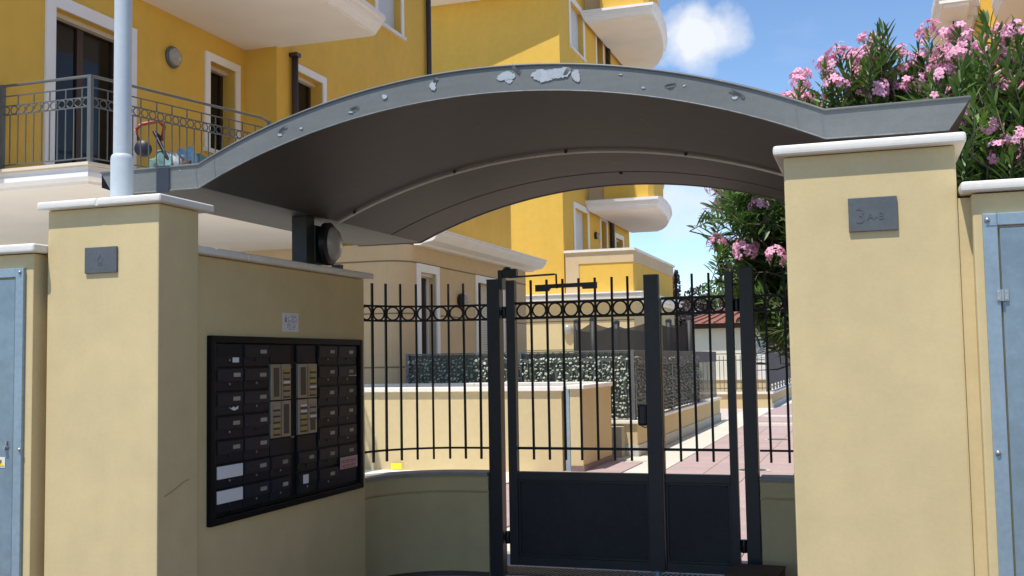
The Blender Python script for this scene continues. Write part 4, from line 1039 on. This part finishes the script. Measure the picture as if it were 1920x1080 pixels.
# --- right apartment building
C = thing('apartment_building', 'cream balconies and yellow wall of a building behind the oleander, top right', 'building', (4, 16, 0))
part('wall', MB().box(1.60, 9, 15.7, 24, 0, 12), yellow, C); part('wall', MB().box(3.2, 9, 9.2, 15.698, 0, 12), yellow, C)
s1 = [(1.06, 15.05), (1.48, 15.02), (1.50, 15.69), (1.595, 15.71), (1.595, 18.6), (1.35, 18.4), (1.18, 17.6), (1.08, 16.8), (1.05, 16.0)]
part('balcony_soffit', MB().prismZ(grow(s1, -.05), 6.2, 6.25), soffit_white, C)
part('balcony_cornice', MB().prismZ(s1, 6.251, 6.36), soffit_white, C)
part('balcony_fascia', MB().prismZ(grow(s1, .03), 6.361, 6.48), white, C)
part('balcony_parapet', MB().prismZ(grow(s1, -.03), 6.481, 7.5), yellow, C)
s2 = [(1.80, 9.3), (3.19, 9.3), (3.19, 15.60), (1.85, 15.60), (1.74, 15.0), (1.73, 13)]
part('upper_balcony_soffit', MB().prismZ(s2, 5.98, 6.12), soffit_white, C)
part('upper_balcony_fascia', MB().prismZ(grow(s2, .05), 6.121, 6.22), white, C)
part('upper_balcony_parapet', MB().prismZ(grow(s2, -.02), 6.221, 7.3), soffit_white, C)
bt = thing('hanging_ornament', 'small dark hanging ornament under the balcony at top right', 'ornament', (1.28, 15.75, 5.9))
part('ornament_body', MB().lathe((1.28, 15.75, 5.93), (0, 0, 1), [(.01, 0), (.06, .04), (.045, .10), (.07, .16), (.03, .2)], 10), bark, bt, smooth=True)
part('hook', MB().tube([(1.28, 15.75, 6.12), (1.28, 15.75, 6.2)], .012, 6), bark, bt); part('cord', MB().tube([(1.255, 15.75, 5.45), (1.26, 15.75, 5.94)], .008, 5), bark, bt)

# --- far things at the end of the path
fw = thing('garden_wall', 'far cream corner wall with white coping at the end of the path', 'wall', (-3.2, 34, 0))
part('wall_body', MB().box(-6.2, -2.91, 34.0, 34.25, -.02, .44), plaster_far, fw); part('wall_body', MB().box(-3.14, -2.905, 34.252, 60, -.02, .44), plaster_far, fw)
part('coping', MB().box(-6.2, -2.86, 33.93, 34.3, .442, .50), stone, fw); part('coping', MB().box(-3.19, -2.855, 34.302, 60, .442, .50), stone, fw)
part('plinth', MB().box(-2.903, -2.88, 34.02, 60, -.02, .16), plinth_m, fw)
q = MB(); q.prismZ([(-2.87, 33.8), (-1.2, 52), (-1.2, 60), (-2.87, 60)], -.02, .008); part('edging', q, strip_white, fw)
fr_ = thing('screened_railing', 'dark grey cloth screened railing on the far corner wall', 'railing', (-3.0, 40, .5))
part('cloth', MB().box(-3.03, -3.00, 34.15, 60, .72, 1.70), cloth_m, fr_)
for k in range(20): put('post', boxm('post', .05, .05, 1.22, rail_m, base=True) if k == 0 else bpy.data.meshes['post'], fr_, (-3.06, 34.12 + k * 1.2, .50)) if False else part('post', MB().box(-3.09, -3.03, 34.12 + k * 1.25, 34.18 + k * 1.25, .5, 1.72), rail_m, fr_)
for z in (.62, 1.72): part('rail', MB().box(-3.075, -3.045, 34.1, 60, z - .015, z + .015), rail_m, fr_)
fr2 = thing('open_railing', 'open grey railing facing the path on the far corner wall', 'railing', (-4, 34.1, .5))
for z in (.62, 1.5, 1.70): part('rail', MB().box(-6.2, -3.1, 34.09, 34.12, z - .015, z + .015), rail_m, fr2)
bl = boxm('baluster', .02, .02, 1.1, rail_m, base=True)
for k in range(24): put('baluster', bl, fr2, (-3.2 - k * .13, 34.105, .55))
fw2 = thing('garden_wall', 'second far cream wall, one step higher behind the far corner wall', 'wall', (-4.5, 38, 0))
part('wall_body', MB().box(-7, -3.3, 38, 38.2, 0, .80), plaster_far, fw2); part('coping', MB().box(-7, -3.25, 37.95, 38.25, .802, .88), stone, fw2)
# red roofed house
hs = thing('house', 'small pale house with red tiled roof far behind the gate', 'house', (-5, 62, 0))
part('wall', MB().box(-9.35, 2, 58, 68, 0, 3.15), wall_w, hs)
part('eave', MB().box(-9.6, 2.3, 57.55, 68.4, 3.151, 3.40), wood, hs)
q = MB(); q.add([(-9.75, 57.4, 3.41), (2.4, 57.4, 3.41), (2.4, 68.6, 3.41), (-9.75, 68.6, 3.41), (-6.2, 62.5, 4.85), (-1, 62.5, 4.85)], [(0, 1, 5, 4), (1, 2, 5), (2, 3, 4, 5), (3, 0, 4), (0, 3, 2, 1)])
part('roof', q, roof_m, hs)
q = MB()
for k in range(20): q.tube([(-9.6 + k * .6, 57.42, 3.46), (-9.6 + k * .6 + max(0, (3.4 - k * .6)) * .55, 60.5, 4.32)], .06, 5)
part('tile_rows', q, roof_m, hs, kind='stuff')
ww = thing('white_outbuilding', 'pale white low outbuilding glimpsed under the oleander', 'outbuilding', (-3.0, 48, 0))
part('wall', MB().box(-4.9, -.6, 46.6, 49.2, 0, 2.05), white, ww, bevel=.02)
part('roof_edge', MB().box(-5.0, -.5, 46.45, 49.35, 2.052, 2.30), galv_frame, ww, bevel=.02)
part('base', MB().box(-4.88, -.62, 46.55, 46.598, 0, .35), plinth_m, ww)

# ------------------------------------------------------------------ trees behind
def leaf_cloud(mb, c, rad, n, size, seed, squash=None, shell=.55):
    random.seed(seed); c = Vector(c)
    lobes = [(Vector((random.gauss(0, .45) * rad[0], random.gauss(0, .45) * rad[1], random.gauss(0, .42) * rad[2])), random.uniform(.28, .5)) for _ in range(16)]
    for _ in range(n):
        lc, lr = random.choice(lobes)
        d = Vector((random.gauss(0, 1), random.gauss(0, 1), random.gauss(0, 1))).normalized() * random.uniform(shell, 1) ** .6
        p = c + lc + Vector((d.x * rad[0] * lr, d.y * rad[1] * lr, d.z * rad[2] * lr))
        a = Vector((random.gauss(0, 1), random.gauss(0, 1), random.gauss(0, 1))).normalized(); b_ = a.orthogonal().normalized(); s_ = size * random.uniform(.6, 1.4)
        mb.add([p - a * s_, p + b_ * s_ * .5, p + a * s_, p - b_ * s_ * .5], [(0, 1, 2, 3)])
def tree(label, base, h, rad, m, n, size, seed, grp):
    t = thing('tree', label, 'tree', base, grp)
    x, y, z = base
    random.seed(seed)
    part('trunk', MB().tube([(x, y, z), (x + .1, y, z + h * .35), (x - .05, y + .1, z + h * .75)], [.22, .16, .05], 8), bark, t, smooth='all')
    lm = MB()
    for k in range(7):
        a = k * 2.4; lm.tube([(x + .05, y, z + h * (.35 + .05 * k)), (x + math.cos(a) * rad[0] * .3, y + math.sin(a) * rad[1] * .3, z + h * (.55 + .04 * k)), (x + math.cos(a) * rad[0] * .6, y + math.sin(a) * rad[1] * .6, z + h * (.68 + .04 * k))], [.08, .05, .02], 5)
    part('limbs', lm, bark, t, smooth='all')
    q = MB(); leaf_cloud(q, (x, y, z + h * .72), rad, n, size, seed); part('crown', q, m, t, kind='stuff')
tree('bright green tree far behind between the gate leaf and right post', (-8.2, 78, 0), 7.2, (3.4, 3, 2.6), tree_gr, 5200, .16, 41, 'trees in the distance')
tree('dark purple leaved tree behind the far house', (-12.6, 74, 0), 6.0, (2.8, 2.2, 2.4), tree_pl, 4200, .14, 42, 'trees in the distance')
tree('low purple leaved tree right of the taller purple one', (-9.8, 72, 0), 5.2, (2.6, 2, 1.8), tree_pl, 3600, .14, 43, 'trees in the distance')
tree('narrow dark cypress at the corner of the far block', (-9.62, 55.5, 0), 5.6, (.55, .5, 2.2), tree_pl, 3200, .10, 44, 'trees in the distance')
tree('bluish green tree behind the gate post gap', (-5.2, 60, 0), 4.0, (1.8, 1.5, 1.5), tree_dk, 2600, .13, 45, 'trees in the distance')

# ------------------------------------------------------------------ oleanders
def leaf_mesh(ln, wd, m, nm='leaf'):
    prof = [(0, .0), (.18, .62), (.45, 1.0), (.75, .72), (1, 0)]
    vs = []; 
    for t, w in prof:
        bend = -.10 * ln * t * t
        vs += [(t * ln, -wd / 2 * w, bend + .12 * wd * w), (t * ln, 0, bend), (t * ln, wd / 2 * w, bend + .12 * wd * w)]
    fs = []
    for i in range(len(prof) - 1):
        a = 3 * i; fs += [(a, a + 3, a + 4, a + 1), (a + 1, a + 4, a + 5, a + 2)]
    return vs, fs
LV, LF = leaf_mesh(1.0, .205, None)
LVV = [Vector(v) for v in LV]
def frame(d, roll):
    d = d.normalized(); up = Vector((0, 0, 1)); s_ = d.cross(up)
    if s_.length < .05: s_ = Vector((1, 0, 0))
    s_.normalize(); u = s_.cross(d)
    c, sn = math.cos(roll), math.sin(roll)
    s2 = s_ * c + u * sn; u2 = u * c - s_ * sn
    return Matrix((d, s2, u2)).transposed()
def flower_cluster_mesh(seed, r_=.115):
    random.seed(seed); mb = MB()
    for k in range(21):
        d = Vector((random.gauss(0, 1), random.gauss(0, 1), random.gauss(.5, .8))).normalized()
        c = Vector((d.x * r_ * random.uniform(.35, 1), d.y * r_ * random.uniform(.35, 1), d.z * r_ * .75 * random.uniform(.3, 1)))
        d = (d + Vector((random.uniform(-.4, .4), random.uniform(-.4, .4), random.uniform(-.3, .4)))).normalized()
        a = d.orthogonal().normalized(); b_ = d.cross(a); ps = random.uniform(.023, .033); ph = random.uniform(0, 6)
        for j in range(5):
            q = ph + 2 * math.pi * j / 5; e = a * math.cos(q) + b_ * math.sin(q); f = d.cross(e)
            tip = c + e * ps * 1.0 + d * ps * .15
            mb.add([c, c + e * ps * .55 + f * ps * .38 + d * ps * .28, tip + f * ps * .30, tip + e * ps * .12, tip - f * ps * .30, c + e * ps * .55 - f * ps * .38 + d * ps * .28], [(0, 1, 2, 3, 4, 5)], 0)
        mb.lathe(c - d * .004, d, [(.003, 0), (.0045, .006), (.002, .011)], 5, 1)
        if k % 3 == 0: mb.tube([c * .2 - Vector((0, 0, .06)), c], .002, 4, k=2)
    return mb.mesh('flower_cluster', [petal, petal_in, leaf_l])
FC = [flower_cluster_mesh(s_) for s_ in (1, 2, 3, 4, 5)]
SINGLE = {}
for nm_, mm in (('d', leaf_d), ('l', leaf_l)):
    mb = MB(); mb.add(LV, LF); SINGLE[nm_] = mb.mesh('leaf', mm, smooth='all')
def oleander(label, base, center, rad, nshoot, seed, flower_top, ln=(.12, .175), keep=None, extra=(), solo_leaves=220, fl_scale=1.0, toward=None):
    random.seed(seed)
    o = thing('oleander_shrub', label, 'shrub', base, 'pink oleanders'); c = Vector(center)
    dm, lm = MB(), MB(); stems = MB(); fl = []; singles = []
    B0 = Vector(base); shoots = []
    for k in range(nshoot):
        for _try in range(30):
            th = random.uniform(0, 2 * math.pi); u = random.uniform(-.8, 1); q = random.uniform(.3, 1) ** .5
            s2 = math.sqrt(max(0, 1 - u * u)); wob = 1 + .13 * math.sin(3 * th + seed) + .10 * math.sin(5 * u + 2 * th)
            n = Vector((s2 * math.cos(th), s2 * math.sin(th), u)) * q * wob
            p = c + Vector((n.x * rad[0], n.y * rad[1], n.z * rad[2]))
            if keep is None or keep(p): break
        d = (Vector((n.x, n.y, n.z * .6 + .75)) + Vector((random.gauss(0, .25), random.gauss(0, .25), random.gauss(0, .2)))).normalized()
        shoots.append((p, d, q))
    for p, d, fl_ in extra: shoots.append((Vector(p) + Vector((0, random.uniform(-.25, .25), 0)), Vector(d).normalized(), 1 + fl_))
    for p, d, q in shoots:
        sl = random.uniform(.28, .42); root = p - d * sl
        if random.random() < .55 or q > 1.5: h_ = Vector((c.x + (root.x - c.x) * .45 + .12, c.y + (root.y - c.y) * .5, c.z + (root.z - c.z) * .75 - .15)); stems.tube([h_, h_ * .35 + root * .65 - Vector((0, 0, .05)), root, p], [.010, .008, .006, .003], 4)
        else: stems.tube([root, p], [.005, .003], 4)
        young = random.random() < .28
        nl = random.randint(15, 21)
        for i in range(nl):
            t = (i + .5) / nl; pos = root + d * sl * (.15 + .85 * t); a = i * 2.2 + random.uniform(-.3, .3)
            s_ = d.orthogonal().normalized(); b_ = d.cross(s_); side = s_ * math.cos(a) + b_ * math.sin(a)
            op = 1.05 - .7 * t + random.uniform(-.15, .15)
            ld = (d * math.cos(op) + side * math.sin(op) + Vector((0, 0, -.10 * (1 - t)))).normalized()
            L_ = random.uniform(*ln) * (1 - .25 * t * t)
            Fm = frame(ld, random.gauss(0, .35))
            tgt = lm if (young and t > .3) else dm
            if q > .86 and len(singles) < solo_leaves and pos.y < c.y + .1 and random.random() < .35: singles.append((pos, Fm, L_, 'l' if tgt is lm else 'd'))
            else: tgt.add([pos + Fm @ (v * L_) for v in LVV], LF)
        if q == 3 or (q != 2 and flower_top(p, q)): fl.append((p + d * .03, d))
    part('stems', stems, bark, o, smooth='all')
    tk = MB()
    for k in range(6):
        a = k * 1.05; tk.tube([B0 + Vector((.06 * math.cos(a), .06 * math.sin(a), -.05)), B0 + Vector((.22 * math.cos(a), .2 * math.sin(a), .8)), c + Vector((.5 * rad[0] * math.cos(a), .5 * rad[1] * math.sin(a), -.1 * rad[2]))], [.035, .028, .014], 6)
    part('trunk', tk, bark, o, smooth='all')
    part('foliage', dm, leaf_d, o, kind='stuff', smooth='all'); part('young_foliage', lm, leaf_l, o, kind='stuff', smooth='all')
    for pos, Fm, L_, k in singles: put('leaf', SINGLE[k], o, pos, rot=Fm.to_euler(), scale=L_)
    for p, d in fl:
        put('flower_cluster', random.choice(FC), o, p, rot=(random.uniform(-.5, .5), random.uniform(-.5, .5), random.uniform(0, 6)), scale=random.uniform(.76, 1.15) * fl_scale)
    return o
def ft1(p, q):
    if p.z > 3.35: return random.random() < .52
    if p.y < 8.6 and p.x < -.55: return random.random() < .22
    return random.random() < .10
ex = [((-1.18, 8.6, 2.72), (-.9, -.2, .6), 1), ((-1.02, 8.55, 2.82), (-.7, -.3, .7), 1), ((-.92, 8.5, 2.95), (-.5, -.3, .9), 1), ((-1.12, 8.6, 2.48), (-1, -.2, .2), 1), ((-1.05, 8.6, 2.25), (-1, -.2, .0), 1), ((-.95, 8.5, 2.05), (-1, -.2, -.1), 1),
      ((-.88, 8.5, 1.9), (-.8, -.3, -.4), 1), ((-.80, 8.4, 2.6), (-.6, -.5, .4), 1), ((-.75, 8.4, 2.9), (-.4, -.5, .7), 1), ((.17, 8.6, 4.05), (.0, -.1, 1), 1), ((.20, 8.6, 4.0), (.1, -.1, 1), 1), ((-.62, 8.5, 1.85), (-.4, -.4, -.7), 1), ((-.50, 8.5, 1.8), (-.3, -.5, -.8), 1)]
XL = [(1.70, -.74), (1.80, -.86), (1.95, -.98), (2.2, -1.02), (2.4, -1.08), (2.7, -1.17), (2.9, -1.05), (3.1, -.85)]
for _k in range(230):
    z_ = random.uniform(1.74, 3.05)
    for (za, xa), (zb, xb) in zip(XL, XL[1:]):
        if za <= z_ <= zb: xl = xa + (xb - xa) * (z_ - za) / (zb - za)
    ex.append(((random.uniform(xl, -.45), random.uniform(8.35, 9.2), z_), (random.uniform(-1, .2), random.uniform(-.6, .1), random.uniform(-.6, .8) if z_ < 2.1 else random.uniform(-.2, .9)), 2 if random.random() < .07 else 1))
top_a = [(-0.52,8.6,3.64,2),(-0.44,8.6,3.68,2),(-0.32,8.6,3.64,1),(-0.23,8.6,3.84,2),(-0.13,8.6,3.91,2),(-0.03,8.6,3.94,2),(0.13,8.6,4.05,1),(0.19,8.6,4.10,1),(0.32,8.6,3.91,2),(0.44,8.6,3.92,1),(0.52,8.6,4.0,2),(-0.20,8.6,3.75,2),
  (-0.08,8.6,3.78,1),(0.05,8.6,3.85,2),(0.20,8.6,3.88,1),(0.35,8.6,3.78,2),(0.47,8.6,3.81,2),(-0.16,8.6,3.62,2),(0,8.6,3.67,1),(0.12,8.6,3.72,1),(0.27,8.6,3.70,1),(0.40,8.6,3.59,2),(0.53,8.6,3.84,1),(0.15,8.6,3.57,2),(.33,8.6,3.6,1),(-.3,8.6,3.5,1),(-.1,8.6,3.5,1),(.5,8.6,3.6,1),(.22,8.6,4.04,1),(.15,8.7,3.95,1)]
ex += [((x, y, z), (random.uniform(-.35, .25), random.uniform(-.3, .1), 1), f_) for x, y, z, f_ in top_a]
ex += [((x + random.uniform(-.06, .06), y, z - random.uniform(.1, .25)), (random.uniform(-.35, .35), -.2, 1), 1) for x, y, z, f_ in top_a]
ex_b = [((x, y, z), (random.uniform(-.3, .3), random.uniform(-.35, 0), 1), f_) for x, y, z, f_ in [(0.50,6.9,3.44,2),(0.59,6.9,3.40,2),(0.53,6.9,3.31,2),(0.71,6.9,3.50,1),(0.77,6.9,3.36,1),(0.84,6.9,3.29,1),(0.90,6.9,3.48,2),(0.67,6.9,3.31,1),(0.88,6.9,3.19,1),(0.72,6.7,2.91,2),(0.84,6.7,2.79,2),(0.64,6.9,3.08,1),(.58,6.9,3.2,1),(.75,6.9,3.1,1),(.82,6.9,3.5,1),(.62,6.9,3.36,1),(.95,6.9,3.45,1),(.7,6.9,3.0,1),(.6,6.8,2.8,1),(.66,6.8,2.6,1),(.78,6.8,2.7,1),(.88,6.8,2.95,1),(.9,6.8,2.6,1),(.56,6.8,2.95,1)]]
oleander('pink flowering oleander behind the right pillar, reaching over the gate', (.15, 9.3, 0), (.05, 9.2, 2.75), (1.14, .95, 1.27), 760, 61, ft1, extra=ex, solo_leaves=240)
oleander('pink flowering oleander above the right boundary wall', (1.35, 7.4, 0), (1.28, 7.3, 2.62), (.95, .85, 1.32), 780, 62, lambda p, q: random.random() < (.44 if p.z > 3.0 else .14), solo_leaves=260, extra=ex_b)
